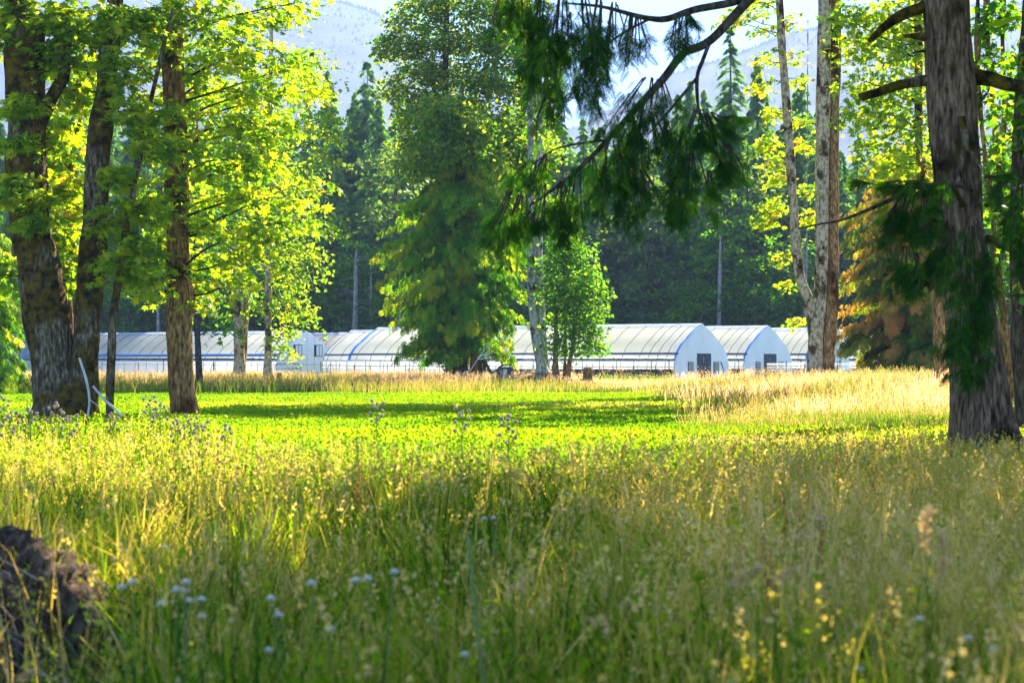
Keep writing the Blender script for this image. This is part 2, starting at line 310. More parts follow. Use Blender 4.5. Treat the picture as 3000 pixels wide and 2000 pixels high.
def greenhouse(O, length, label, blue=False, door=True, skirt=.95, tape_back=False, group=None):
    O = np.array([O[0], O[1], 0.0]); root = thing('greenhouse', O, label, 'greenhouse', group)
    def W(u, w_, z): return O + np.outer(np.atleast_1d(u), gD) + np.outer(np.atleast_1d(w_), sD) + np.outer(np.atleast_1d(z), UP)
    def sheet(us, zs, ws, off=0.0):
        us = np.asarray(us); zs = np.asarray(zs); V = []
        for i, w_ in enumerate(ws):
            sag = 0 if i % 2 == 0 else -.012
            V.append(W(us, w_, zs + sag + off))
        n = len(us); i = np.arange(len(ws) - 1)[:, None] * n; j = np.arange(n - 1)[None]
        return np.vstack(V), np.stack([i + j, i + j + 1, i + n + j + 1, i + n + j], -1).reshape(-1, 4)
    ws = np.linspace(0, length, int(length / .8) + 1)
    up = PZ >= 1.62
    g = Geo(); g.quads(*sheet(PU[up], PZ[up], ws)); g.build('roof_cover', M_film, root, True)
    for side in (0, 1):
        u = .03 if side == 0 else 8.37; g = Geo()
        g.quads(*sheet([u, u], [skirt if side == 0 or skirt < .5 else 1.3, 1.6], ws)); g.build('side_skirt', M_film, root)
        g = Geo(); g.box(O + gD * (u - .06 * (1 - 2 * side)) + sD * length / 2 + UP * 1.60, (length, .05, .10), ax=(sD, gD)); g.build('hip_board', M_rail, root)
    th = .27 if blue else .17
    g = Geo(); g.tube([W(.34, -.1 if not blue else 0, 2.13)[0], W(.34, length, 2.13)[0]], th / 2, 10); g.build('rolled_curtain', M_rollb if blue else M_roll, root, True)
    g = Geo(); g.tube([W(8.06, 0, 2.13)[0], W(8.06, length, 2.13)[0]], th / 2, 10); g.build('rolled_curtain', M_roll, root, True)
    # ridge vent flap (both sides) and its dark edge
    k = PZ > 4.12; g = Geo(); g.quads(*sheet(PU[k], PZ[k] + .05, ws)); g.build('ridge_vent', M_vent, root, True)
    g = Geo(); u0 = PU[k][0]; g.tube([W(u0 - .02, 0, 4.16)[0], W(u0 - .02, length, 4.16)[0]], .03, 6); g.build('vent_edge_bar', M_steel, root)
    # hoops: one mesh, copied along the house
    hp = W(PU, 0, PZ) + 0; hp = hp.copy(); ctr = O + gD * 4.2 + UP * 1.6; hp = hp + (hp - ctr) / np.linalg.norm(hp - ctr, axis=1)[:, None] * .012
    g = Geo(); g.tube(hp, .022, 5); h0 = g.build('hoop', M_steel, root)
    first = True; spots = []
    w_ = 0.02
    while w_ < length: spots.append(w_); w_ += .8 if w_ < 3.0 else 1.55
    spots.append(length)
    for q in spots:
        h = h0 if first else h0.copy()
        if not first: COL.objects.link(h); h.parent = root
        first = False; h.location = [float(v) for v in sD * q]
    if skirt > .8:
        g = Geo(); g.tube([W(-.12, .4, 0)[0], W(-.12, .4, 1.6)[0]], .03, 5); p0 = g.build('side_post', M_steel, root)
        for i in range(int(length / 1.55)):
            if i:
                p = p0.copy(); COL.objects.link(p); p.parent = root; p.location = [float(v) for v in sD * (1.55 * i)]
        g = Geo(); g.tube([W(-.12, 0, 1.12)[0], W(-.12, length, 1.12)[0]], .018, 5); g.build('lower_rail', M_steel, root)
    for wq in ([0.0, length] if tape_back else [0.0]):          # blue tape along the arch at the end
        m_ = (PZ > 1.6) & (PU < 4.2); q = [wq, wq + (.14 if wq == 0 else -.3)]
        V = np.vstack([W(PU[m_] - .03, a_, PZ[m_] + .02) for a_ in q]); n = m_.sum(); j = np.arange(n - 1)
        g = Geo(); g.quads(V, np.stack([j, j + 1, n + j + 1, n + j], 1)); g.build('edge_tape', M_blue, root, True)
    for wq, nm in ((-.03, 'gable_wall'), (length + .03, 'gable_wall')):
        n = len(PU); V = np.vstack([W(PU, wq, PZ), W([4.2], wq, [1.5]), W(PU, wq + .05 * (1 if wq < 0 else -1), PZ)]); T = [[n, i, i + 1] for i in range(n - 1)] + [[n, n - 1, 0]]
        T += [[i, n + 1 + i, i + 1] for i in range(n - 1)] + [[i + 1, n + 1 + i, n + 2 + i] for i in range(n - 1)]
        g = Geo(); g.add(V, T); g.build(nm, M_gable, root)
    F0 = -.03
    def bx(u, z, su, sz, off, t, mat, nm, par): g = Geo(); g.box(W(u, F0 - off, z)[0], (t, su, sz), ax=(sD, gD)); return g.build(nm, mat, par)
    if door:
        fr = bx(4.35, 1.2, 2.3, 2.06, .02, .04, M_white, 'door_frame', root)
        for s_ in (-1, 1):
            d_ = bx(4.35 + s_ * .535, 1.14, 1.05, 2.02, .06, .05, M_door, 'door', root)
            bx(4.35 + s_ * .15, 1.0, .05, .25, .11, .05, M_steel, 'handle', d_)
            if s_ == -1: bx(4.35 - .10, 1.68, .13, .42, .088, .012, M_film, 'pane', d_)
        for uc in (2.37, 6.35):
            v_ = bx(uc, 1.03, .84, .95, .005, .05, M_dark, 'louver_vent', root)
            for i in range(7):
                g = Geo(); c = W(uc, F0 - .07, .64 + i * .13)[0]; g.box(c, (.05, .80, .075), ax=(sD, gD)); g.build('slat', M_lour, v_)
    else:
        for uc in (2.9, 5.9):
            v_ = bx(uc, 2.55, 1.15, 1.12, .02, .05, M_dark, 'shutter_window', root)
            bx(uc + .10, 2.55, .86, 1.0, .05, .03, M_gable, 'shutter', v_)
            g = Geo()
            for z_ in (2.03, 3.07): g.box(W(uc + .1, F0 - .075, z_)[0], (.03, .95, .045), ax=(sD, gD))
            for u_ in (-.36, .1, .56): g.box(W(uc + u_, F0 - .077, 2.55)[0], (.03, .035, 1.06), ax=(sD, gD))
            g.build('shutter_frame', M_steel, v_)
        for uc in (4.3, 5.35): bx(uc, 2.1, .035, 4.05, .004, .012, M_rail, 'seam_batten', root)
    return root
O1 = np.array([12.24, 150.0])
gh_main = greenhouse(O1, 32, 'long white film greenhouse in front, charcoal double door between two louvers, spanning the centre', tape_back=True)
def along(k): return O1 + gD[:2] * 10.9 * k
greenhouse(along(1), 44, 'second white greenhouse from the cedar side, charcoal door behind the wire mesh fence')
greenhouse(along(2), 44, 'third white greenhouse, its gable end partly hidden by the forked pale trunks')
greenhouse(along(3), 44, 'fourth white greenhouse, half covered by the orange cedar branches')
greenhouse(along(4), 44, 'farthest white greenhouse in the row, almost hidden behind the orange cedar')
OA = np.array([-22.1, 187.0])
greenhouse(OA, 44, 'left white greenhouse with two shuttered windows high in its gable, blue curtain roll', blue=True, door=False, skirt=.05)
greenhouse(OA + gD[:2] * 10.9, 44, 'white greenhouse roof seen between the shuttered gable and the long central greenhouse', blue=True, door=False, skirt=.05)

# fences and gates
def rod(g, a, b, r=.02, s_=5): g.tube([np.asarray(a, float), np.asarray(b, float)], r, s_)
def G(p): p = np.array([p[0], p[1], 0.]); p[2] = float(gz(p[0], p[1])); return p
def fence(A, B, n, hgt, wires, label, post_r=.035, name='wire_fence', mesh=False, wr=.012):
    A, B = G(A), G(B); root = thing(name, A, label, 'fence')
    for i in range(n):
        p = G((A + (B - A) * i / (n - 1)) + R.normal(size=3) * .05); lean = R.normal(size=2) * .03
        g = Geo(); rod(g, p - UP * .1, p + UP * (hgt + R.uniform(0, .35)) + np.array([lean[0], lean[1], 0]), post_r); g.build('post', M_post, root)
    for k in range(wires):
        z = hgt * (k + 1) / wires; g = Geo(); rod(g, A + UP * z, B + UP * z, wr, 4); g.build('wire', M_wire if mesh else M_steel, root)
    if mesh:
        g = Geo(); m_ = int(np.linalg.norm(B - A) / .3)
        for i in range(m_ + 1): rod(g, A + (B - A) * i / m_ , A + (B - A) * i / m_ + UP * hgt, .004, 3)
        g.build('mesh_stays', M_wire, root)
    return root
fence(O1 - gD[:2] * 1.6 + sD[:2] * .8, O1 - gD[:2] * 1.6 + sD[:2] * 30, 17, 1.15, 2, 'low dark wire fence along the open side of the central greenhouse', .03)
fence(O1 + gD[:2] * 9.9 - sD[:2] * 2.5, O1 + gD[:2] * 30 - sD[:2] * 2.5, 7, 1.35, 11, 'pale wire mesh fence across the gables on the right', .04, mesh=True, wr=.011)
fence((-38, 178), (-12, 172), 12, 1.25, 2, 'sparse post fence before the blue banded greenhouse', .035)
def bent(g, pts, r=.03): g.tube(np.array(pts, float), r, 6, step=.12)
def pipe_gate(px0, px1, d, label):
    a, b = ground_at(px0, d), ground_at(px1, d); root = thing('pipe_gate', a, label, 'gate'); dx = (b - a)
    g = Geo(); bent(g, [a, a + UP * 1.1, a + UP * 1.3 + dx * .05, b + UP * 1.3 - dx * .08, b + UP * 1.1, b]); g.build('gate_frame', M_steel, root, True)
    for z in (.45, .85): g = Geo(); rod(g, a + UP * z, b + UP * z, .02); g.build('rail', M_steel, root)
    g = Geo(); rod(g, a + UP * 1.75 + dx * .3, b + UP * .3 - dx * .3, .02); g.build('brace', M_steel, root)
pipe_gate(806, 881, 176, 'rounded pipe gate leaning before the shuttered gable')
def hoop_rack(px, d, wd, label):
    a = ground_at(px, d); root = thing('pipe_hoop', a, label, 'pipe hoop'); b = a + np.array([wd, 0, 0])
    g = Geo(); bent(g, [a, a + UP * .9, (a + b) / 2 + UP * 1.3, b + UP * .9, b], .022); g.build('hoop', M_steel, root, True)
    g = Geo(); rod(g, (a + b) / 2, (a + b) / 2 + UP * 1.5, .03); g.build('stake', M_post, root)
hoop_rack(960, 176, .5, 'small bent pipe hoop by the right corner of the shuttered gable')
hoop_rack(618, 176, .42, 'small pipe hoop standing before the blue curtain band, beside the middle trunk')
for px0, px1, zt, lab in ((2112, 2132, 1.5, 'dark rod leaning on the right edge of the double door gable'), (2000, 2012, .75, 'pale board leaning under the left louver'), (2100, 2106, .8, 'pale board leaning under the right louver')):
    a = ground_at(px1, 148.5); g = Geo(); top = ground_at(px0, 149.3) + UP * zt
    g.box([0, 0, 0], (.001, .001, .001)); g = Geo(); g.tube([a, top], .05, 6)
    tag(g.build('leaning_board', M_steel if 'rod' in lab else M_white, loc=a), lab, 'board')

# ------------------------------------------------------------ tree builders
def bark(amp, kr=16., kz=4.5, seed=1, lump=.0, flare=0.0, z0=0.0):
    def f(pts, rr, th):
        z = pts[:, 2][:, None] + 0 * rr; C = np.cos(th)[None] * rr; D = np.sin(th)[None] * rr
        P = np.stack([C * kr, D * kr, z * kz], -1).reshape(-1, 3)
        rd = 1 - np.abs(2 * vnoise(P, 1, seed) - 1); rd2 = 1 - np.abs(2 * vnoise(P, 2.1, seed + 3) - 1)
        out = rr + amp * (rd + .5 * rd2 - .8).reshape(rr.shape)
        if lump: out = out + lump * (vnoise(np.stack([C * 2.2, D * 2.2, z * 1.1], -1).reshape(-1, 3), 1, seed + 7) - .45).reshape(rr.shape)
        if flare:
            h = np.clip(z - z0, 0, 9); out = out * (1 + flare * np.exp(-h * 2.6) * (.65 + .6 * np.cos(th * 4 + seed)[None] + .3 * np.cos(th * 7)[None]))
        return out
    return f
def tpath(spec, d, base=None, top=None):
    pts = [at((l + r) / 2, y, d) for l, r, y in spec]; rad = [(r - l) / 2 / F * d for l, r, y in spec]
    if base is not None:
        b = pts[-1].copy(); b[2] = float(gz(b[0], b[1])) - .25; pts.append(b); rad.append(rad[-1] * base)
    if top is not None:
        dx, h, rt = top; p = pts[0]; pts = [p + np.array([dx, 0, h])] + pts; rad = [rt] + rad
    return np.array(pts), np.array(rad)
def trunk(root, spec, d, mat, base=1.12, top=None, amp=.02, lump=.05, sides=44, step=.07, seed=1, flare=.35, name='trunk', kr=16., kz=4.5):
    p, r = tpath(spec, d, base, top); z0 = p[-1][2] + .25
    g = Geo(); g.tube(p, r, sides, step=step, dfn=bark(amp, kr, kz, seed, lump, flare if base else 0, z0)); o = g.build(name, mat, root, True); return p, r, o
def spray_set(blobs, axis, seed, dens=1.0):
    r = np.random.RandomState(seed); C, O, B = [], [], []
    for bi, b in enumerate(blobs):
        px, py, rx, ry, d, n = b[:6]; c = at(px, py, d); q = np.array([rx / F * d, b[6] if len(b) > 6 else (rx + ry) / 2 / F * d * 1.1, ry / F * d])
        n = max(1, int(n * dens)); v = rdir(r, n) * (r.rand(n)[:, None] ** .42) * q + c
        o = v - np.array([axis[0], axis[1], 0]); o[:, 2] = 0; o = o / (np.linalg.norm(o, axis=1)[:, None] + .01) + r.normal(size=(n, 3)) * .45; o[:, 2] *= .3
        C.append(v); O.append(o / np.linalg.norm(o, axis=1)[:, None]); B.append(np.full(n, bi))
    return np.vstack(C), np.vstack(O), np.concatenate(B)
def leaves(g, C, O, L, spread, size, tmpl, seed, v0=.45, vv=.27, droop=.3, tilt=.5, vmax=.9, flat=.07):
    r = np.random.RandomState(seed); n = len(C); sv = v0 + r.normal(size=n) * vv * .7
    C = np.repeat(C, L, 0); O = np.repeat(O, L, 0); sv = np.repeat(sv, L); N = len(C)
    side = np.cross(O, UP); side /= np.linalg.norm(side, axis=1)[:, None]
    a = r.uniform(-1, 1, N); b = r.normal(size=N) * .45 * (1.1 - .5 * a)
    P = C + spread * (O * a[:, None] + side * b[:, None]) + UP * (-.22 * spread * (a + .5) ** 2 - .15 * spread * b ** 2 + r.normal(size=N) * flat * spread)[:, None]
    fw = O * .8 + side * (b * 1.4)[:, None] + r.normal(size=(N, 3)) * .45; fw[:, 2] -= droop
    nr = UP + r.normal(size=(N, 3)) * tilt
    scat(g, tmpl, P, fw, nr, size * r.uniform(.5, 1.4, N), np.minimum(sv + r.normal(size=N) * vv, vmax))
def limbs(root, trunks, C, B, blobs, mat, seed, thick=.055, name='branch', every=1, rise=.5):
    r = np.random.RandomState(seed); TP = []
    for p, rad in trunks:
        q, _ = resample(p, rad, .5); TP.append(q)
    TP = np.vstack(TP)
    for bi in range(len(blobs)):
        cs = C[B == bi]; cc = cs.mean(0); D = TP - cc; sc_ = np.hypot(D[:, 0], D[:, 1]) + np.abs(D[:, 2] + rise * np.hypot(D[:, 0], D[:, 1]) * .6)
        s0 = TP[np.argmin(sc_)]; g = Geo(); m1 = s0 * .6 + cc * .4 + UP * .1 + r.normal(size=3) * .12
        path = np.array([s0, m1, cc]); g.tube(path, [thick, thick * .7, thick * .35], 6, step=.3)
        q, _ = resample(path, np.ones(3), .25)
        for c in cs[::every]:
            k = q[np.argmin(np.linalg.norm(q - c, axis=1) + r.rand(len(q)) * .6)]; mid = (k + c) / 2 + r.normal(size=3) * .08 + UP * .05
            g.tube(np.array([k, mid, c]), [thick * .3, thick * .22, thick * .1], 3)
        g.build(name, mat, root)
def crown(root, blobs, axis, mat, seed, L=16, spread=.55, size=.2, tmpl=LEAF, trunks=None, bmat=None, dens=1.0, thick=.05, every=1, name='foliage', **kw):
    C, O, B = spray_set(blobs, axis, seed, dens * 1.7); g = Geo(); leaves(g, C, O, int(L * 1.25), spread, size * 1.08, tmpl, seed + 1, **kw); g.build(name, mat, root)
    if trunks: limbs(root, trunks, C, B, blobs, bmat or B_twig, seed + 2, thick, every=every + 1)
MAPG = 'broadleaf maples around the meadow'

# forked mossy maple at the left
d = 56; b0 = ground_at(190, d)
t = thing('maple_tree', b0, 'great mossy maple forking low into two dark trunks at the left edge', 'tree', MAPG)
p1 = trunk(t, [(18, 92, -40), (14, 124, 100), (20, 124, 205), (22, 134, 446), (40, 154, 700), (51, 165, 734), (62, 192, 850), (74, 206, 957), (90, 222, 1060), (100, 240, 1130), (100, 262, 1190)], d, B_maple, 1.0, (-.5, 9, .12), .028, .16, 64, .05, 3, .22)
p2 = trunk(t, [(318, 362, -20), (308, 352, 89), (286, 338, 223), (264, 330, 340), (254, 322, 440), (250, 318, 536), (246, 312, 600), (233, 308, 779), (222, 303, 868), (218, 296, 957), (206, 288, 1046), (190, 286, 1120), (170, 282, 1190)], d, B_maple, 1.0, (1.0, 9, .10), .026, .15, 60, .05, 9, .22)
l3 = Geo(); q = np.array([at(110, 370, d), at(150, 290, d), at(185, 225, d), at(196, 160, d), at(205, 90, d)]); l3.tube(q, [.22, .2, .19, .09, .06], 20, step=.06, dfn=bark(.02, 16, 3, 5, .1)); l3.build('limb', B_maple, t, True)
blb = [(30, 60, 70, 110, d, 30), (190, 60, 70, 80, d, 26), (150, 170, 60, 60, d, 18), (230, 260, 50, 60, d + 1, 14), (60, 300, 45, 40, d - 1, 9), (50, 420, 40, 40, d - 1, 8), (150, 400, 45, 60, d + 1, 10), (25, 540, 40, 60, d - .9, 9), (100, 560, 45, 50, d - 1, 9), (190, 560, 50, 70, d + 1, 12),
       (110, 640, 40, 30, d - 1, 7), (200, 700, 45, 60, d + 1, 10), (210, 820, 30, 50, d + 1, 6), (10, 800, 20, 60, d + 1, 5), (280, 110, 60, 60, d + 1, 12), (410, 60, 60, 50, d - 1, 12)]
crown(t, blb, (b0[0], b0[1]), M_maple, 21, 15, .5, .21, LEAF, [p1[:2], p2[:2]], v0=.5)
crown(t, [(60, -350, 420, 240, d, 22, 3.5), (260, -700, 480, 260, d - 1, 34, 4), (0, -950, 380, 220, d, 24, 3.5)], (b0[0], b0[1]), M_maple, 31, 20, 1.0, .42, LEAF2, name='upper_foliage')
# small branches lodged on the trunk
for pts, lab in (([(232, 1048), (252, 1110), (262, 1170), (256, 1225), (250, 1260)], 'bleached dead branch hanging at the fork of the mossy maple'), ([(272, 1130), (310, 1175), (345, 1205), (372, 1245)], 'bare fallen branch propped against the foot of the mossy maple')):
    P = np.array([at(x, y, d - 1.4) for x, y in pts]); g = Geo(); g.tube(P, [.03, .04, .035, .03, .015][:len(P)], 7, step=.15)
    g.tube([P[2], P[2] + np.array([.35, 0, -.25])], [.015, .006], 4); tag(g.build('dead_branch', B_dead, loc=P[-1]), lab, 'branch')

d = 59
t = thing('maple_sapling', ground_at(205, d), 'slender dark sapling rising between the two trunks of the mossy maple', 'tree', MAPG)
p = trunk(t, [(262, 270, 180), (250, 260, 240), (234, 244, 330), (214, 226, 420), (200, 212, 500), (189, 203, 620), (187, 202, 760), (195, 213, 930)], d, B_brown, 1.0, (.4, 2.5, .02), .006, .03, 16, .12, 4, 0)
crown(t, [(200, 350, 60, 90, d, 14), (250, 200, 60, 60, d, 12), (170, 470, 50, 50, d, 9), (225, 600, 40, 70, d, 10), (230, 720, 40, 60, d, 8), (150, 520, 40, 40, d, 6)], ground_at(205, d)[:2], M_maple_y, 41, 15, .5, .21, LEAF, [p[:2]], v0=.55, thick=.025)
g = Geo(); C = np.array([at(170, 560, d), at(218, 580, d), at(190, 520, d - 3)]); leaves(g, np.repeat(C, 2, 0), rdir(R, 6, .2), 5, .22, .2, LEAF, 5, 1.0, .01); g.build('red_leaves', M_maple_y, t)

d = 55
t = thing('maple_sapling', ground_at(318, d), 'thin crooked maple leaning right, between the mossy maple and the thick brown trunk', 'tree', MAPG)
p = trunk(t, [(437, 449, 290), (414, 428, 402), (394, 412, 482), (368, 392, 620), (360, 380, 660), (344, 366, 770), (326, 347, 890), (318, 342, 950), (316, 338, 1030), (312, 332, 1158)], d, B_maple, 1.05, (.6, 2.5, .03), .008, .05, 22, .08, 6, .2)
crown(t, [(400, 330, 70, 60, d, 16), (460, 420, 70, 50, d, 14), (360, 520, 50, 40, d, 9), (420, 600, 70, 50, d, 13), (330, 640, 40, 60, d, 9), (400, 740, 60, 50, d, 11), (330, 800, 40, 40, d, 6), (420, 810, 50, 30, d, 7), (350, 200, 60, 80, d, 14), (330, 60, 60, 60, d, 12)], ground_at(318, d)[:2], M_maple, 51, 15, .5, .21, LEAF, [p[:2]], v0=.58, thick=.03)

# the thick brown trunk with the wide sunlit crown
d = 58; b0 = ground_at(540, d)
t = thing('maple_tree', b0, 'single thick brown trunk carrying the widest sunlit yellow green crown', 'tree', MAPG)
p = trunk(t, [(474, 526, -30), (473, 533, 89), (478, 540, 250), (484, 548, 420), (485, 553, 580), (490, 553, 700), (491, 553, 800), (490, 571, 868), (489, 566, 905), (489, 560, 1002), (492, 564, 1080), (496, 569, 1136), (503, 576, 1195)], d, B_brown, 1.05, (-.4, 11, .12), .026, .07, 60, .05, 12, .18)
BL = [(430, 40, 100, 80), (600, 50, 130, 80), (760, 30, 120, 60), (880, 10, 60, 25), (520, 150, 120, 70), (700, 160, 140, 70), (860, 190, 80, 45), (600, 260, 150, 70), (780, 270, 120, 50), (920, 265, 55, 25), (480, 330, 90, 60), (680, 370, 150, 60), (850, 350, 80, 35),
      (560, 460, 120, 60), (760, 470, 130, 50), (930, 530, 75, 28), (480, 560, 70, 60), (640, 560, 130, 60), (800, 570, 110, 45), (540, 660, 110, 55), (700, 660, 130, 45), (840, 650, 70, 30), (600, 760, 120, 50), (720, 750, 90, 40), (500, 780, 80, 50), (430, 700, 60, 50), (440, 850, 60, 25), (600, 840, 70, 25), (690, 820, 50, 22), (560, 880, 40, 14)]
BL = [(x, y, rx, ry, d - 1.5 + 3 * ((i * 7) % 5) / 4, max(4, int(rx * ry / 430)), 2.2) for i, (x, y, rx, ry) in enumerate(BL)]
crown(t, BL, b0[:2], M_maple, 61, 16, .55, .215, LEAF, [p[:2]], v0=.52, thick=.045, dens=.78)
crown(t, [(520, -330, 460, 220, d, 26, 4), (500, -750, 460, 240, d, 34, 4)], b0[:2], M_maple, 71, 20, 1.0, .42, LEAF2, name='upper_foliage')

# trees along the far side of the field
def midtree(name, specs, d, label, mat, bmat, blobs, seed, top, L=14, spread=.75, size=.22, tmpl=LEAF4, base=1.1, group=None, dens=1.0, v0=.5, thick=.05, vv=.22, upper=None):
    b = ground_at((specs[0][-1][0] + specs[0][-1][1]) / 2, d); t = thing(name, b, label, 'tree', group); tr = []
    for k, s_ in enumerate(specs):
        tr.append(trunk(t, s_, d + .3 * k, bmat, base, top, .02, .07, 26, .14, seed + k, .4)[:2])
    bl = [(x, y, rx, ry, dd if dd else d, max(3, int(rx * ry / 330)), rx / F * d * 1.2) for x, y, rx, ry, dd in blobs]
    crown(t, bl, b[:2], mat, seed, L, spread, size, tmpl, tr, dens=dens, v0=v0, thick=thick, vv=vv, flat=.32, tilt=.8)
    if upper: crown(t, upper, b[:2], mat, seed + 9, 14, 1.1, .5, LEAF2, name='upper_foliage')
    return t
midtree('maple_tree', [[(568, 584, 600), (567, 583, 850), (569, 586, 960), (574, 592, 1080)]], 104, 'dark slim trunk just behind the thick brown trunk', M_maple_g, B_dark,
        [(600, 620, 80, 70, 0), (560, 740, 70, 60, 0), (620, 800, 70, 50, 0), (640, 960, 60, 22, 0)], 101, (0, 6, .06), group=MAPG)
midtree('maple_tree', [[(688, 716, 620), (686, 714, 860), (685, 714, 960), (686, 716, 1040), (682, 722, 1090)], [(716, 734, 620), (715, 730, 860), (712, 727, 960), (704, 722, 1050), (700, 716, 1085)]], 120, 'grey double trunk maple in front of the blue banded greenhouse', M_maple_g, B_pale,
        [(640, 300, 90, 80, 0), (740, 350, 90, 80, 0), (620, 420, 80, 70, 0), (700, 520, 100, 70, 0), (620, 620, 80, 70, 0), (730, 690, 90, 60, 0), (640, 780, 80, 60, 0), (700, 860, 70, 40, 0), (590, 880, 50, 40, 0), (655, 900, 40, 30, 0)], 111, (.3, 9, .08), group=MAPG)
midtree('maple_tree', [[(778, 796, 500), (777, 795, 700), (777, 796, 860), (776, 796, 960), (775, 796, 1050), (773, 798, 1085)]], 118, 'yellow green maple with one straight trunk before the shuttered greenhouse gable', M_maple_y, B_pale,
        [(850, 190, 70, 40, 0), (930, 170, 55, 22, 0), (900, 240, 90, 40, 0), (820, 280, 80, 50, 0), (930, 330, 70, 32, 0), (980, 345, 35, 14, 0), (880, 390, 100, 45, 0), (960, 400, 55, 22, 0), (780, 420, 90, 60, 0), (900, 480, 90, 40, 0), (820, 540, 100, 50, 0), (930, 650, 70, 25, 0), (980, 680, 28, 12, 0), (850, 640, 90, 40, 0), (760, 640, 80, 50, 0), (890, 730, 65, 32, 0), (820, 740, 80, 45, 0), (900, 790, 55, 35, 0), (830, 830, 80, 45, 0), (790, 900, 60, 40, 0), (860, 900, 55, 32, 0), (880, 955, 45, 24, 0), (830, 970, 45, 20, 0), (835, 1030, 30, 13, 0), (805, 1000, 20, 20, 0)], 121, (.2, 10, .08), group=MAPG, v0=.45, dens=1.35)
midtree('maple_tree', [[(1300, 1316, 60), (1296, 1313, 300), (1296, 1314, 420), (1305, 1325, 700), (1330, 1352, 1090)], [(1520, 1538, 90), (1517, 1537, 240), (1516, 1536, 400), (1500, 1520, 700), (1400, 1420, 1090)]], 124, 'tall olive green maple whose open crown rises over the central cedar', M_olive, B_dark,
        [(1240, 10, 90, 50, 0), (1370, 10, 100, 60, 0), (1480, 40, 80, 70, 0), (1180, 70, 50, 28, 0), (1150, 110, 35, 18, 0), (1290, 110, 110, 60, 0), (1420, 140, 100, 60, 0), (1180, 150, 70, 22, 0), (1130, 148, 26, 10, 0), (1530, 160, 70, 80, 0), (1230, 200, 80, 40, 0), (1340, 220, 100, 50, 0), (1150, 250, 50, 28, 0), (1190, 275, 50, 22, 0), (1460, 250, 100, 60, 0), (1260, 290, 80, 40, 0), (1560, 290, 60, 70, 0), (1220, 360, 70, 50, 0), (1360, 340, 100, 50, 0), (1480, 370, 90, 60, 0), (1260, 420, 90, 50, 0), (1560, 440, 70, 80, 0), (1420, 450, 90, 60, 0), (1320, 430, 100, 60, 117), (1500, 550, 80, 70, 0), (1290, 330, 90, 50, 117), (1380, 380, 80, 60, 117), (1240, 470, 70, 50, 117)], 131, (.2, 9, .1), L=22, v0=.5, vv=.3, dens=2.4, size=.22, group=MAPG)
midtree('alder_tree', [[(1544, 1564, 500), (1542, 1565, 690), (1545, 1568, 800), (1549, 1574, 912), (1558, 1585, 1000), (1570, 1602, 1070), (1568, 1610, 1088)], [(1569, 1589, 500), (1567, 1589, 690), (1570, 1593, 850), (1576, 1602, 1000), (1580, 1612, 1085)]], 117, 'pair of fused whitish trunks standing right of the central cedar', M_olive, B_white,
        [(1560, 520, 50, 40, 0), (1600, 600, 60, 40, 0), (1530, 600, 40, 40, 0), (1555, 850, 22, 14, 0), (1560, 790, 25, 14, 0), (1560, 420, 60, 50, 0), (1545, 320, 60, 50, 0), (1565, 220, 55, 50, 0), (1550, 110, 60, 60, 0), (1560, 20, 60, 50, 0)], 141, (0, 9, .12))
t = midtree('maple_bush', [[(1624, 1636, 900), (1622, 1634, 1000), (1618, 1636, 1080)], [(1690, 1696, 900), (1676, 1684, 1000), (1660, 1672, 1080)], [(1650, 1658, 860), (1652, 1660, 1000), (1650, 1660, 1080)]], 115, 'bright green bushy maple springing up beside the fused whitish trunks', M_maple_g, B_brown,
        [(1640, 620, 35, 50, 0), (1655, 690, 50, 40, 0), (1680, 730, 60, 40, 0), (1650, 780, 60, 50, 0), (1720, 790, 50, 30, 0), (1700, 840, 80, 40, 0), (1640, 860, 60, 50, 0), (1760, 850, 30, 16, 0), (1710, 900, 70, 40, 0), (1650, 940, 70, 45, 0), (1720, 960, 60, 40, 0), (1690, 1010, 70, 35, 0), (1745, 1015, 28, 18, 0), (1630, 1010, 40, 30, 0)], 151, None, L=20, dens=1.9, v0=.5, group=MAPG, size=.2, spread=.65, thick=.03)

# triple pale trunk on the right
d = 92; b0 = ground_at(2402, d)
t = thing('maple_tree', b0, 'pale forked tree with three bare upright stems on the right of the field', 'tree', MAPG)
q1 = trunk(t, [(2272, 2292, -20), (2280, 2303, 150), (2292, 2317, 313), (2302, 2328, 470), (2312, 2339, 625), (2320, 2348, 740), (2333, 2360, 823), (2352, 2385, 880), (2366, 2400, 960), (2374, 2404, 1050)], d, B_pale, None, (-.6, 9, .1), .012, .05, 36, .08, 5)
q2 = trunk(t, [(2398, 2436, -20), (2394, 2434, 150), (2390, 2432, 313), (2389, 2428, 500), (2388, 2426, 700), (2384, 2422, 868), (2372, 2412, 960), (2364, 2410, 1060), (2362, 2414, 1100)], d - .2, B_pale, 1.15, (.2, 9, .16), .014, .07, 40, .07, 6, .25)
q3 = trunk(t, [(2436, 2467, -20), (2432, 2464, 150), (2430, 2460, 313), (2424, 2457, 500), (2422, 2457, 700), (2416, 2456, 868), (2404, 2450, 960), (2400, 2444, 1060), (2400, 2448, 1100)], d + .1, B_brown, 1.15, (.5, 9, .12), .014, .09, 40, .07, 7, .25)
rb = [(2170, 40, 50, 30), (2130, 55, 22, 14), (2240, 20, 40, 30), (2235, 90, 30, 25), (2325, 60, 35, 25), (2330, 170, 22, 30), (2245, 170, 25, 35), (2270, 330, 30, 40), (2250, 420, 40, 40), (2280, 500, 35, 50), (2265, 600, 35, 40), (2240, 650, 30, 25), (2362, 360, 26, 30), (2370, 430, 30, 25), (2350, 230, 18, 20), (2375, 560, 16, 40),
      (2300, 760, 16, 28), (2305, 830, 12, 18), (2368, 640, 18, 25), (2340, 940, 10, 8), (2372, 640, 18, 12), (2230, 250, 30, 30)]
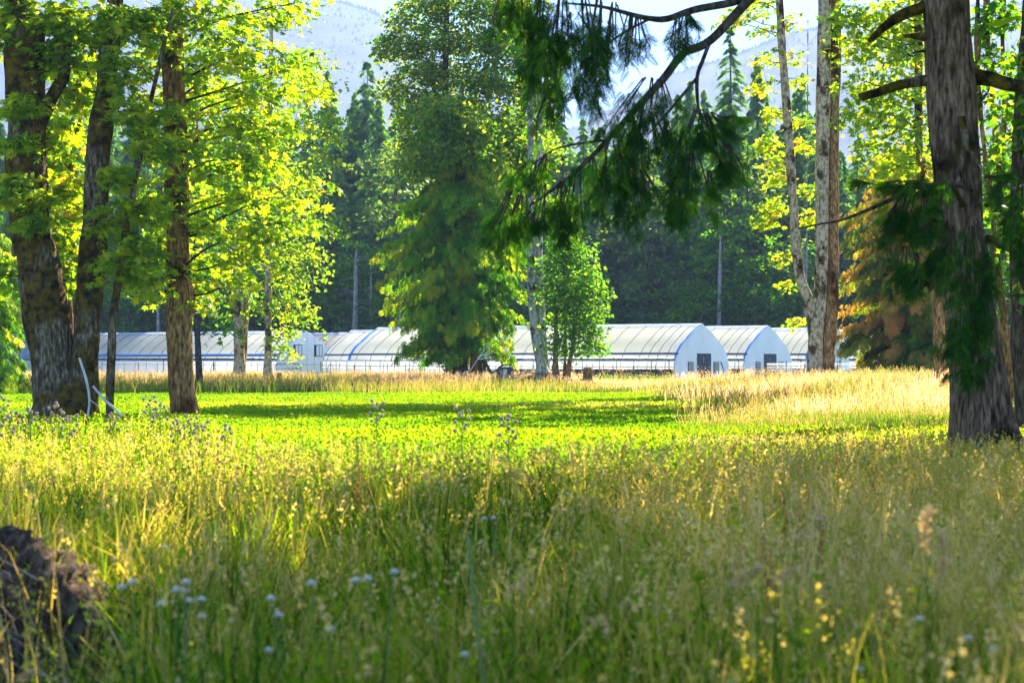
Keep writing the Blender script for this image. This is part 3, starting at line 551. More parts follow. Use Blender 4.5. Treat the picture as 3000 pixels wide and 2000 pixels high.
crown(t, [(x, y, rx, ry, d + .5, max(3, int(rx * ry / 150)), 1.2) for x, y, rx, ry in rb], b0[:2], M_maple_y, 161, 12, .5, .2, LEAF, [q1[:2], q2[:2], q3[:2]], v0=.6, thick=.03)
crown(t, [(2380, -360, 500, 240, d, 90, 5), (2350, -650, 350, 160, d, 40, 4)], b0[:2], M_maple_y, 171, 18, 1.0, .5, LEAF2, name='upper_foliage')

# leafy maple behind the fir, trees at the right edge
midtree('maple_tree', [[(2680, 2702, 300), (2690, 2712, 500), (2730, 2756, 800), (2735, 2770, 1060)]], 76, 'bright maple foliage wall directly left behind the big fir trunk', M_maple, B_brown,
        [(2520, 30, 60, 50, 0), (2620, 40, 80, 60, 0), (2530, 130, 70, 55, 0), (2650, 150, 80, 60, 0), (2510, 240, 50, 45, 0), (2600, 260, 80, 60, 0), (2690, 280, 50, 60, 0), (2530, 340, 55, 45, 0), (2630, 370, 80, 55, 0), (2560, 430, 50, 30, 0), (2680, 460, 60, 50, 0), (2620, 490, 60, 35, 0), (2480, 60, 22, 40, 0), (2700, 60, 50, 60, 0)], 181, (0, 12, .1), size=.24, tmpl=LEAF, dens=.9, v0=.55, L=15, group=MAPG, upper=[(2640, -330, 420, 260, 76, 24, 5)])
midtree('maple_tree', [[(2856, 2872, -20), (2862, 2878, 300), (2900, 2916, 640), (2925, 2945, 900), (2950, 2975, 1150)], [(2884, 2896, 20), (2900, 2914, 300), (2925, 2938, 560), (2960, 2985, 800)], [(2930, 2944, 60), (2935, 2950, 300), (2925, 2940, 640), (2975, 2985, 900), (2985, 2998, 1150)]], 52, 'many stemmed leafy maple at the right edge behind the fir', M_maple_g, B_brown,
        [(2900, 60, 60, 60, 0), (2980, 50, 60, 60, 0), (2890, 180, 50, 60, 0), (2970, 180, 60, 60, 0), (2900, 300, 50, 50, 0), (2985, 330, 50, 60, 0), (2890, 420, 40, 50, 0), (2960, 480, 60, 50, 0), (2930, 620, 50, 50, 0), (2990, 700, 50, 60, 0), (2960, 820, 50, 50, 0), (2985, 930, 30, 30, 0), (2885, 560, 25, 40, 0)], 191, (0, 8, .06), size=.2, tmpl=LEAF, dens=.55, v0=.45, L=12, spread=.5, group=MAPG)
midtree('maple_tree', [[(2965, 3000, 500), (2960, 3010, 900), (2975, 3030, 1150)]], 44, 'dark trunk half cut off by the right edge of the picture', M_olive, B_dark, [(3050, 300, 60, 200, 0), (3060, 700, 60, 150, 0)], 196, (0.5, 8, .1), group=MAPG,
        upper=[(3350, -500, 400, 300, 38, 60, 4), (3600, -300, 400, 500, 33, 90, 4), (3600, 400, 300, 300, 33, 60, 2.5)])
for x_, y_, s_ in ((15, 27, 1), (7.4, 19, 3), (12, 32, 4), (17, 39, 5), (9.5, 24, 6)):      # unseen trees added outside the right edge to shade the meadow
    t = thing('maple_tree', (x_, y_, 0), 'unseen maple added for shade beyond the right edge of the picture', 'tree', 'added shade maples beyond the right edge')
    g = Geo(); g.tube([[x_, y_, -.2], [x_ + .2, y_, 6], [x_, y_ + .3, 16]], [.45, .32, .1], 14, step=.5); g.build('trunk', B_brown, t, True)
    rr = np.random.RandomState(s_); C = rdir(rr, 95) * (rr.rand(95)[:, None] ** .4) * np.array([4.6, 4.6, 6.5]) + [x_, y_, 14]; O = rdir(rr, 95, .2); g = Geo()
    leaves(g, C, O, 16, 1.0, .5, LEAF2, 300 + s_); g.build('foliage', M_maple_g, t)

# ------------------------------------------------------------ conifers
def conifer_geo(g, base, Hh, prof, nb, per, size, tmpl, seed, droop=.5, z0=.03, v0=.45, vv=.2, fan=.8, clump=.25, down=.5, hx=1.0, bare=0.0, rv=(.72, 1.12)):
    r = np.random.RandomState(seed); f = z0 + (1 - z0) * r.rand(nb) ** .98; azm = r.rand(nb) * 2 * math.pi
    rad = np.interp(f, [p[0] for p in prof], [p[1] for p in prof]) * r.uniform(rv[0], rv[1], nb)
    out = np.stack([np.cos(azm) * hx, np.sin(azm), 0 * azm], 1); sv = v0 + r.normal(size=nb) * vv
    k = per; t = (bare + (1 - bare) * r.rand(nb, k) ** .65); P = base + UP * (f * Hh)[:, None]
    side = np.cross(out, UP); lat = r.normal(size=(nb, k)) * fan * .3 * (1.15 - t) * rad[:, None].clip(.3)
    W = P[:, None] + out[:, None] * (rad[:, None] * t)[..., None] + side[:, None] * lat[..., None]
    W = W + UP * (-droop * rad[:, None] * t ** 1.6 + r.normal(size=(nb, k)) * clump * .4)[..., None]
    fw = out[:, None] * (1 - down * .6) + side[:, None] * (r.normal(size=(nb, k)) * .5)[..., None] - UP * (down * (.5 + r.rand(nb, k)))[..., None]
    up = UP + out[:, None] * .3 + r.normal(size=(nb, k, 3)) * .35
    scat(g, tmpl, W.reshape(-1, 3), fw.reshape(-1, 3), up.reshape(-1, 3), size * r.uniform(.6, 1.25, nb * k) * np.repeat(1 - .55 * f ** 2, k), (sv[:, None] + r.normal(size=(nb, k)) * vv * .6 + .15 * (t - .5)).ravel())
    return P, out, rad, f

# central cedar
d = 120; b0 = ground_at(1352, d)
t = thing('cedar_tree', b0, 'broad dark green cedar with several trunks, reaching down over the central greenhouse', 'tree')
for s_, sd in (([(1345, 1356, 300), (1320, 1340, 800), (1307, 1331, 1060)], 1), ([(1352, 1360, 260), (1348, 1366, 800), (1346, 1369, 1060)], 2), ([(1358, 1366, 350), (1374, 1392, 800), (1378, 1400, 1050)], 3), ([(1362, 1368, 500), (1385, 1400, 900), (1392, 1412, 1070)], 4)):
    trunk(t, s_, d + .35 * (sd - 2), B_dark if sd != 3 else B_brown, 1.5, None, .03, .12, 24, .15, sd, .5)
g = Geo(); m1 = 120 / F
prof = [(0, 2.8), (.06, 3.6), (.2, 4.1), (.45, 4.2), (.65, 3.9), (.8, 3.2), (.92, 2.4), (1, 1.2)]
conifer_geo(g, b0 + UP * 2.3 + np.array([-.3, 0, 0]), 15.0, prof, 400, 60, .46, FR_CED, 5, .36, .0, .5, .30, .6, .3, .9, rv=(.5, 1.3)); g.build('foliage', M_cedar, t)
g = Geo()
for a_, b_ in (((1378, 1085), (1400, 1050)), ((1400, 1050), (1425, 1018)), ((1405, 1045), (1436, 1028)), ((1400, 1052), (1432, 1048)), ((1415, 1030), (1420, 1010)), ((1425, 1018), (1440, 1008)), ((1425, 1040), (1446, 1030)), ((1418, 1040), (1430, 1058)), ((1340, 1098), (1378, 1085))):
    g.tube([at(*a_, d - 5.2), at(*b_, d - 5.2)], [.035, .018], 5)
g.build('dead_branch', B_dead, t)
# big low arching branch
g = Geo(); g.tube(np.array([at(*q, d - 3) for q in ((1392, 1050), (1420, 1060), (1438, 1090), (1455, 1085), (1470, 1070), (1500, 1068))]), [.1, .09, .08, .06, .05, .03], 8, step=.15); g.build('branch', B_dark, t, True)

# orange tinged cedar on the right
d = 106; b0 = ground_at(2655, d)
t = thing('cedar_tree', b0, 'cedar with rust orange and yellow foliage between the pale forked tree and the big fir', 'tree')
g = Geo(); g.tube([b0 - UP * .2, b0 + UP * 6, b0 + UP * 13], [.35, .25, .05], 14, step=.3); g.build('trunk', B_brown, t, True)
g = Geo(); conifer_geo(g, b0 + UP * .3, 12.5, [(0, 2.6), (.15, 3.6), (.5, 3.7), (.8, 3.2), (1, 1.8)], 270, 75, .46, FR_CED, 15, .35, .02, .5, .36, .6, .3, .85, rv=(.6, 1.25)); g.build('foliage', M_cedar_o, t)
g = Geo(); conifer_geo(g, b0 + np.array([1.2, -1.2, -.2]), 4.6, [(0, 2.4), (.4, 2.6), (1, 1.2)], 110, 60, .38, FR_CED, 16, .4, .02, .42, .3, .8, .22, .7, rv=(.6, 1.3)); g.build('lower_foliage', M_cedar, t)
# soft cedar at the left edge
d = 92; b0 = ground_at(-60, d)
t = thing('cedar_tree', b0, 'soft grey green cedar cut off by the left edge of the picture', 'tree')
g = Geo(); g.tube([b0 - UP * .2, b0 + UP * 7], [.3, .1], 12, step=.3); g.build('trunk', B_dark, t, True)
g = Geo(); conifer_geo(g, b0 + UP * .6, 9.0, [(0, 2.6), (.3, 2.5), (.7, 1.6), (1, .3)], 150, 60, .38, FR_CED, 25, .45, .02, .6, .28, .8, .22, .7, rv=(.6, 1.3)); g.build('foliage', M_cedar, t)

# forest wall behind the greenhouses: a few kinds, copied
def forest_proto(k, Hh, rb, kind):
    r = np.random.RandomState(200 + k); name = 'conifer_tree' if kind == 'c' else 'broadleaf_tree'
    t = thing(name, (0, 0, 0), '', 'tree')
    g = Geo(); g.tube([[0, 0, -.5], [.1, 0, Hh * .5], [0, 0, Hh * .97]], [.42, .28, .03], 7); g.build('trunk', B_snag if k % 3 == 0 else B_dark, t)
    g = Geo()
    if kind == 'c':
        prof = [(0, rb * .8), (.12, rb), (.4, rb * .9), (.7, rb * .55), (.9, rb * .24), (1, .12)]
        conifer_geo(g, np.zeros(3), Hh, prof, int(9 * Hh), 34, .85, FR_CON, 300 + k, (.45, .3, .6, .25)[k % 4], .05, .5, .3, .7, .22, (.45, .7, .3)[k % 3], rv=(.5, 1.3))
        g.build('foliage', M_con, t)
    else:
        n = 230; C = rdir(r, n) * (r.rand(n)[:, None] ** .4) * [rb, rb, Hh * .42] + [0, 0, Hh * .55]; C[:, :2] += 1.2 * np.stack([np.sin(C[:, 2]), np.cos(C[:, 2] * 1.3)], 1)
        O = C * [1, 1, 0] + rdir(r, n, .2); O /= np.linalg.norm(O, axis=1)[:, None]
        leaves(g, C, O, 17, 1.0, .42, LEAF2, 400 + k, .45, .25, .3, .6); g.build('foliage', M_con_l if kind == 'p' else M_cedar, t)
    return t
protos = [forest_proto(k, *a) for k, a in enumerate([(34, 4.6, 'c'), (30, 4.0, 'c'), (38, 4.2, 'c'), (26, 4.4, 'c'), (32, 3.4, 'c'), (17, 4.2, 'g'), (20, 4.6, 'g'), (19, 3.8, 'p'), (24, 4.4, 'p')])]
used = set()
def place(k, px, d, hgt, label, group=None, rz=None):
    src = protos[k]; o = src if k not in used else copy_tree(src)
    used.add(k); base_h = [34, 30, 38, 26, 32, 17, 20, 19, 24][k]; s_ = hgt / base_h
    x = (px - 1500) / F * d; o.location = (x, d, float(gz(x, d)) - .1); o.rotation_euler = (0, 0, R.uniform(0, 6.28) if rz is None else rz)
    wd = R.uniform(.9, 1.15) * (s_ ** .5); o.scale = (wd, wd, s_); o['label'] = label
    if group: o['group'] = group
    return o
def htop(py, d): return H - (py - YH) / F * d
LC = 'dark conifer in the back rows of the dense forest wall behind the greenhouses'
LL = 'low dark leafy tree at the foot of the forest wall behind the greenhouses'
PEAKS = [(960, 205, 236, 4, 'hemlock with drooping top rising beside the right edge of the yellow green maple'), (1076, 172, 240, 0, 'spire topped conifer standing alone against the pale mountain left of the tall maple'), (1110, 290, 234, 1, 'pale green conifer just right of the spire against the mountain'), (1160, 300, 250, 3, 'small dark conifer tip between the spire and the tall maple'),
         (2140, 72, 232, 2, 'tallest conifer against the sky left of the pale forked tree'), (2022, 236, 238, 1, 'short pointed conifer on the skyline under the hanging hemlock branch'), (2218, 165, 240, 4, 'dark narrow conifer directly right of the tallest skyline conifer'), (2350, 215, 244, 3, 'blue green conifer seen between the stems of the pale forked tree'), (2330, 260, 252, 0, 'conifer behind the left stem of the pale forked tree'),
         (1850, 330, 242, 3, 'conifer top glimpsed through the hanging hemlock branch'), (1985, 270, 246, 0, 'dark conifer top beside the short pointed conifer')]
for px, py, d, k, lab in PEAKS: place(k, px, d, htop(py, d), lab)
for px, py, d, k, lab in ((1160, 345, 226, 8, 'light green broadleaf tree in front of the conifers left of the central cedar'), (1230, 520, 222, 7, 'pale leafy tree close behind the left side of the central cedar'), (2190, 400, 226, 8, 'yellowish broadleaf tree in the forest wall left of the pale forked tree'), (1900, 380, 224, 7, 'golden leafy tree seen under the hanging hemlock branch'), (2120, 520, 222, 5, 'grey green leafy tree right of the thin pale snag')): place(k, px, d, htop(py, d), lab)
rr = np.random.RandomState(77)
for row, (d0, lo, hi, step) in enumerate(((228, 430, 580, 62), (240, 300, 430, 58), (254, 250, 380, 62), (276, 270, 400, 74))):
    px = -330 + row * 31
    while px < 3400:
        d = d0 + rr.uniform(-4, 4); py = rr.uniform(lo, hi) + (40 if 1650 < px < 2050 else 0) + (80 if px > 2400 else 0) + (60 if 1080 < px < 1350 and row else 0)
        k = int(rr.choice([0, 1, 3, 4, 2])); place(k, px, d, htop(py, d), LC, 'conifers of the forest wall'); px += step * rr.uniform(.8, 1.2)
px = -300
while px < 3350:
    place(int(rr.choice([5, 6])), px, 221 + rr.uniform(-3, 3), rr.uniform(9, 17), LL, 'low leafy trees at the foot of the forest'); px += 95 * rr.uniform(.8, 1.2)
def snag(pxl, pxr, py0, py1, d, label, nb=14):
    b = ground_at((pxl + pxr) / 2, d); t = thing('bare_snag', b, label, 'dead tree', 'bare snags in front of the forest')
    top = at((pxl + pxr) / 2 + R.uniform(-7, 7), py0, d); rd = (pxr - pxl) / 2 / F * d; g = Geo(); g.tube([b - UP * .2, (b + top) / 2, top], [rd * 1.1, rd, rd * .45], 9, step=.8, dfn=bark(.03, 6, 1, int(pxl), .1)); g.build('trunk', B_snag, t, True)
    for i in range(nb):
        z = R.uniform(.25, .98); p = b + (top - b) * z; q = p + np.array([R.choice([-1, 1]) * R.uniform(.8, 2.4), R.uniform(-.8, 0), R.uniform(-.5, .2)])
        g = Geo(); g.tube([p, (p + q) / 2 + UP * .15, q], [.035, .025, .012], 4); g.build('branch', B_snag, t)
snag(1030, 1040, 740, 962, 216, 'whitish bare trunk standing behind the greenhouse roofs, left of the cedar')
snag(1041, 1048, 730, 965, 217, 'slimmer bare trunk touching the whitish bare trunk', 5)
snag(1080, 1087, 760, 950, 218, 'faint grey trunk a little right of the whitish bare trunk', 6)
snag(1166, 1173, 770, 960, 216, 'grey trunk at the left fringe of the central cedar', 5)
snag(2098, 2110, 690, 950, 216, 'thin pale snag in the forest above the second greenhouse', 8)
snag(462, 474, 880, 965, 215, 'grey trunk seen left of the thick brown trunk above the greenhouse ridge', 2)
snag(2355, 2363, 700, 960, 216, 'grey trunk seen in the fork of the pale tree', 3)
snag(2360, 2363, 60, 330, 214, 'needle thin dead top against the sky between the pale stems', 3)

# ------------------------------------------------------------ the big fir on the right with its hanging branches
d = 30; b0 = ground_at(2885, d)
fir = thing('fir_tree', b0, 'big grey brown fir trunk close on the right with stubby mossy limbs', 'tree')
pf, rf, _ = trunk(fir, [(2704, 2836, -30), (2708, 2842, 120), (2712, 2856, 250), (2722, 2862, 400), (2735, 2872, 520), (2742, 2882, 700), (2758, 2900, 850), (2780, 2930, 1000), (2788, 2950, 1130), (2792, 2968, 1240), (2796, 2985, 1330)], d, B_fir, 1.1, (-.4, 16, .15), .012, .035, 72, .035, 17, .38, kr=26, kz=6)
def fp(px, py, dd): return at(px, py, dd)
for pts, rd in (([(2708, 22), (2640, 45), (2590, 80), (2548, 120)], (.085, .075, .05, .02)), ([(2712, 110), (2680, 105), (2648, 106)], (.07, .04, .015)), ([(2720, 235), (2650, 245), (2580, 268), (2522, 285)], (.075, .06, .06, .045)), ([(2718, 150), (2690, 152), (2668, 158)], (.035, .02, .01)),
                ([(2850, 222), (2900, 232), (2960, 248), (3060, 262)], (.12, .10, .085, .06)), ([(2890, 700), (2915, 705), (2930, 725)], (.05, .035, .02)), ([(2815, 345), (2828, 400), (2822, 440), (2812, 510), (2800, 560)], (.06, .06, .045, .03, .02)), ([(2828, 420), (2860, 470), (2885, 502)], (.025, .02, .01))):
    off = -.55 if 2800 < pts[0][0] < 2830 else 0
    g = Geo(); g.tube(np.array([fp(x, y, d + off - (.1 * i)) for i, (x, y) in enumerate(pts)]), rd, 12, step=.06, dfn=bark(.014, 30, 8, int(pts[0][1]) + 3, .03)); g.build('branch_stub', B_maple, fir, True)
def drape(g, tw, top, bot, wdt, d, n, seed, v0=.5, size=.155, dd=.35):
    r = np.random.RandomState(seed); A = at(*top, d); B_ = at(*bot, d); wm = wdt / F * d
    for q in range(5):                                          # several thin sprays of uneven length per drape
        f0 = r.uniform(0, .35); f1 = r.uniform(.55, 1.05); j = r.normal(size=3) * np.array([.42, .8, .05]) * wm
        a = A + (B_ - A) * f0 + j * .6; b = A + (B_ - A) * f1 + j + np.array([r.uniform(-.3, .3) * wm, 0, 0]); m = max(6, int(n * .26 * (f1 - f0)))
        t = r.rand(m) ** .8; off = r.normal(size=(m, 3)) * np.array([.16, .22, .05]) * wm * (1.15 - t)[:, None]
        bow = np.sin(t * math.pi)[:, None] * np.array([r.normal() * .12 * wm, 0, 0])
        P = a + (b - a) * t[:, None] + off + bow; ax_ = (b - a) / np.linalg.norm(b - a)
        fw = ax_ * .75 + np.stack([np.sign(off[:, 0]) * r.uniform(.2, 1.1, m), off[:, 1] / wm * 3, 0 * t], 1) + r.normal(size=(m, 3)) * .3 - UP * .3
        up = np.stack([r.normal(size=m) * .5, -np.ones(m) * .7 + r.normal(size=m) * .6, np.ones(m) * .6], 1)
        scat(g, FR_HEM, P, fw, up, size * r.uniform(.45, 1.35, m), v0 + r.normal() * .2 + r.normal(size=m) * .2)
        tw.tube([A + j * .3, (a + b) / 2 + r.normal(size=3) * .02, b], [.009, .007, .002], 4)
def hanging(name, limbs_, drapes, d, seed, dens=1.0, mat=M_hem):
    gl = Geo()
    for pts, rd in limbs_: gl.tube(np.array([at(*q) for q in pts]), rd, 9, step=.08, dfn=bark(.003, 40, 8, seed, .008))
    o = gl.build(name, B_dark, fir, True); g, tw = Geo(), Geo()
    for i, q in enumerate(drapes): drape(g, tw, q[0], q[1], q[2] * .72, q[5] if len(q) > 5 else d, int(q[3] * dens * .75), seed * 50 + i, q[4] if len(q) > 4 else .35)
    tag(g.build('needles', mat, o), kind='stuff'); tag(tw.build('twigs', B_twig, o), kind='stuff')
# the long drooping branch across the sky
D1 = 21.0
top_t = pf[0] * .42 + pf[1] * .58
def P3d(x, y, dd): return (x, y, dd)
LB = [([(2700, -420, 29), (2480, -260, 26.5), (2330, -120, 24.5), (2196, 0, 23), (2080, 120, 22.4), (2004, 156, 22), (1946, 228, 21.8), (1880, 300, 21.5), (1780, 410, 21.2), (1696, 495, 21), (1600, 570, 21), (1540, 610, 21)], [.10, .085, .07, .055, .048, .044, .04, .034, .028, .022, .015, .008]),
      ([(2260, -60, 23.7), (2170, 0, 23), (2036, 29, 22.4), (1955, 56, 22), (1900, 54, 21.7), (1857, 45, 21.5), (1760, 20, 21.3), (1650, 10, 21)], [.05, .045, .04, .036, .03, .026, .018, .01]),
      ([(2080, 122, 22.4), (2058, 180, 22), (2042, 228, 21.8), (2045, 312, 21.5), (2056, 350, 21.4), (2100, 400, 21.3)], [.022, .02, .018, .014, .012, .006]),
      ([(2042, 228, 21.8), (1964, 321, 21.5), (1897, 397, 21.3)], [.014, .011, .006]), ([(1905, 56, 21.7), (1830, 94, 21.5), (1776, 134, 21.3)], [.014, .011, .006]),
      ([(1780, 410, 21.2), (1700, 420, 21), (1620, 440, 21), (1540, 500, 21)], [.014, .012, .01, .006])]
DR = [((1480, -60), (1465, 110), 90, 120), ((1540, -60), (1545, 190), 110, 190), ((1600, -60), (1580, 280), 120, 290), ((1650, -40), (1640, 350), 130, 340), ((1700, -20), (1690, 380), 120, 330), ((1620, 60), (1600, 240), 120, 200), ((1680, 40), (1690, 220), 120, 200), ((1760, 0), (1740, 340), 100, 200), ((1800, 10), (1800, 250), 80, 100), ((1850, 40), (1850, 220), 60, 60), ((1870, 50), (1885, 190), 40, 30), ((1590, 120), (1590, 360), 90, 90, .75), ((1560, 130), (1550, 240), 60, 40, .9), ((1620, 250), (1600, 420), 80, 60, .5),
      ((1985, 40), (1965, 160), 60, 60), ((2010, 40), (2012, 160), 40, 35), ((2010, 30), (2038, 78), 20, 10),
      ((1900, 230), (1830, 400), 90, 110), ((1930, 235), (1910, 370), 80, 90), ((1880, 300), (1820, 480), 100, 140), ((1850, 340), (1880, 560), 80, 120), ((1800, 380), (1790, 560), 90, 120), ((1910, 330), (1940, 500), 70, 80, .5),
      ((1780, 410), (1760, 670), 70, 130), ((1840, 480), (1870, 690), 60, 110), ((1880, 500), (1920, 630), 50, 70), ((1730, 460), (1700, 600), 90, 120), ((1690, 490), (1665, 745), 70, 140), ((1640, 530), (1620, 700), 80, 120), ((1590, 540), (1540, 720), 90, 150), ((1560, 470), (1520, 560), 80, 100), ((1530, 570), (1510, 800), 60, 130), ((1600, 450), (1560, 560), 90, 110), ((1500, 560), (1450, 720), 60, 80), ((1560, 620), (1490, 690), 70, 70, .7),
      ((2045, 320), (2010, 460), 80, 100), ((2060, 330), (2090, 480), 90, 120), ((2080, 330), (2150, 420), 60, 90, .55), ((2120, 345), (2190, 350), 40, 50, .7), ((2000, 400), (1975, 600), 70, 120), ((1980, 520), (1985, 690), 50, 90), ((2030, 450), (2045, 640), 80, 130), ((2090, 440), (2140, 540), 60, 90), ((2130, 420), (2170, 540), 50, 70), ((1950, 350), (1960, 440), 60, 50, .8), ((2075, 500), (2085, 600), 40, 40)]
hanging('drooping_branch', LB, DR, D1, 3, 1.3)
# lower boughs over the trunk
D2 = 24.5
LB = [([(2770, 560, 29.6), (2700, 545, 27), (2600, 590, 25), (2480, 640, 24.5), (2410, 655, 24.4), (2340, 670, 24.3)], [.05, .04, .026, .018, .013, .008]), ([(2820, 600, 29.6), (2800, 560, 27), (2790, 540, 25), (2850, 560, 24.8)], [.04, .035, .02, .01]), ([(2890, 600, 29.8), (2930, 540, 26), (3010, 520, 25)], [.04, .03, .015])]
DR = [((2560, 540), (2500, 525), 22, 40, .6), ((2640, 530), (2570, 545), 40, 80, .5), ((2700, 530), (2620, 560), 60, 100), ((2760, 530), (2700, 560), 60, 90), ((2640, 580), (2580, 670), 60, 110), ((2680, 560), (2640, 720), 100, 180), ((2720, 570), (2690, 760), 90, 160), ((2620, 600), (2570, 740), 50, 80), ((2660, 720), (2650, 900), 70, 150), ((2690, 740), (2680, 890), 60, 120), ((2780, 540), (2720, 640), 60, 90),
      ((2800, 660), (2770, 860), 110, 200), ((2850, 660), (2850, 900), 110, 200), ((2820, 800), (2800, 1040), 110, 220), ((2870, 820), (2860, 1060), 100, 200), ((2840, 1000), (2820, 1140), 70, 120), ((2800, 940), (2770, 1060), 60, 90), ((2780, 700), (2745, 800), 50, 60), ((2880, 700), (2910, 940), 70, 110, .6), ((2900, 900), (2900, 1060), 50, 70, .65), ((2850, 1040), (2850, 1120), 50, 60, .5),
      ((2880, 520), (2960, 510), 50, 70, .8), ((2960, 510), (2900, 600), 70, 90, .5), ((2990, 530), (2980, 680), 90, 140), ((2950, 620), (2940, 740), 60, 70), ((3010, 640), (2990, 850), 60, 110), ((2740, 640), (2700, 700), 60, 60)]
hanging('lower_bough', LB, DR, D2, 7, 1.4)
g = Geo(); C = np.array([pf[1] * (1 - k) + pf[0] * k for k in np.linspace(.1, 1, 90)]); O = rdir(R, 90, .1); C = C + O * R.uniform(.5, 4.2, (90, 1)) - UP * .3
leaves(g, C, O, 22, 1.0, .38, LEAF2, 99, .3); g.build('upper_foliage', M_hem, fir)

# ------------------------------------------------------------ meadow: grasses, straw, clover, forbs (uncountable: stuff)
def pts_in(n, y0, y1, r, xm=.30, pw=1.0, wfn=None):
    y = (y0 ** (1 + pw) + r.rand(n) * (y1 ** (1 + pw) - y0 ** (1 + pw))) ** (1 / (1 + pw)); x = r.uniform(-1, 1, n) * (xm * y + .6)
    if wfn is not None:
        k = r.rand(n) < wfn(x, y); x, y = x[k], y[k]
    return x, y
def blades(g, x, y, h, w_, lean, v, r, z=None, hd=None):
    n = len(x); P = np.stack([x, y, (gz(x, y) if z is None else z) - .02], 1); a = r.uniform(0, 2 * math.pi, n); b = r.uniform(0, 2 * math.pi, n)
    D = np.stack([np.cos(a), np.sin(a), 0 * a], 1); Sd = np.stack([np.cos(b), np.sin(b) * .5, 0 * b], 1); Sd /= np.linalg.norm(Sd, axis=1)[:, None]
    ln = (lean * h)[:, None]; V = []
    for t, k in ((0, .8), (.45, 1), (.78, .75)):
        c = P + UP * (h * t * (1 - .12 * lean * t))[:, None] + D * ln * t * t
        V += [c - Sd * (w_ * k * .5)[:, None], c + Sd * (w_ * k * .5)[:, None]]
    tip = P + UP * (h * (1 - .35 * lean))[:, None] + D * ln; V.append(tip)
    V = np.stack(V, 1).reshape(-1, 3); T = np.array([[0, 1, 3], [0, 3, 2], [2, 3, 5], [2, 5, 4], [4, 5, 6]])
    g.add(V, (T[None] + 7 * np.arange(n)[:, None, None]).reshape(-1, 3), np.repeat(np.clip(v, 0, 1), 5)); return tip, D
def heads(g, tip, D, ln, wd, v, r, k=9):
    """feathery seed heads: k small spikelets round the top of each stem"""
    n = len(tip); t = np.tile(np.linspace(0, 1, k), n); tp = np.repeat(tip, k, 0); Dr = np.repeat(D, k, 0); L_ = np.repeat(ln, k); W_ = np.repeat(wd, k)
    ax_ = Dr * .45 - UP * .9; P = tp + ax_ * (L_ * t)[:, None] + r.normal(size=(n * k, 3)) * (W_ * .25 * (.3 + t))[:, None]
    fw = -ax_ * .8 + r.normal(size=(n * k, 3)) * .55; up = r.normal(size=(n * k, 3))
    scat(g, LEAF2, P, fw, up, L_ * 1.7 / k * r.uniform(.7, 1.3, n * k), np.repeat(v, k) + r.normal(size=n * k) * .05)
def vfield(x, y, r):
    a = n2(x, y, .8, 31); b = n2(x, y, .16, 37); right = S(x / np.maximum(y, 1), -.02, .2)
    c = n2(x, y, 3.2, 39)
    return np.clip(.30 + .9 * (c - .5) + 1.1 * (a - .5) + .8 * (b - .5) + .55 * right * S(y, 4, 9) * (1 - S(y, 26, 32)) + r.normal(size=len(x)) * .17, 0, 1)
r = np.random.RandomState(501)
edge = lambda x, y: 25 + 18 * S(-x / y, .12, .17) + 5 * S(x / y, .08, .16) + 5 * (n2(x, y, .3, 8) - .5)
g = Geo()
for y0, y1, n, wb, k in ((2.6, 8, 30000, .006, 1), (8, 16, 62000, .007, 1), (16, 28, 80000, .010, 1), (28, 56, 90000, .015, .9)):
    x, y = pts_in(n, y0, y1, r); m_ = y < edge(x, y); x, y = x[m_], y[m_]; hf = n2(x, y, .5, 41)
    h = r.uniform(.35, .98, len(x)) * (.55 + .6 * hf) * (.62 + .8 * n2(x, y, 2.6, 47)) * (1 - .58 * S(y, 11, 26)); v = vfield(x, y, r); h = h * np.where((1500 + F * x / y < 400) & (y < 8.7) & (y > 3.5), .5, 1)
    blades(g, x, y, h, wb * r.uniform(.6, 2.0, len(x)), r.uniform(.05, .75, len(x)), v, r)
tag(g.build('meadow_grass', M_grass), kind='stuff', label='tall mixed green and tan meadow grass across the foreground')
g = Geo()                                                        # pale stems with seed heads over the green
for y0, y1, n, wb, hl in ((3.4, 9, 4200, .0038, .07), (9, 18, 11000, .004, .08), (18, 34, 15000, .006, .10), (34, 54, 9000, .009, .12)):
    x, y = pts_in(n, y0, y1, r); rt = S(x / y, -.05, .2); m_ = (y < edge(x, y) + 2) & (r.rand(len(x)) < (.16 + .6 * rt + .35 * (n2(x, y, .4, 61) > .58)) * (1 - .6 * S(y, 16, 26))); x, y = x[m_], y[m_]
    h = r.uniform(.65, 1.12, len(x)) * (1 - .45 * S(y, 13, 30)); v = r.uniform(.5, .95, len(x)); tp, D = blades(g, x, y, h, np.full(len(x), wb), r.uniform(.05, .5, len(x)), v * .9, r)
    heads(g, tp, D, np.full(len(x), hl) * r.uniform(.7, 1.5, len(x)), np.full(len(x), .03 + wb * 2), v, r, 8)
tag(g.build('seed_head_grass', M_grass), kind='stuff', label='pale arching seed head stems standing above the meadow grass')
g = Geo()                                                        # leafy lime forbs in patches
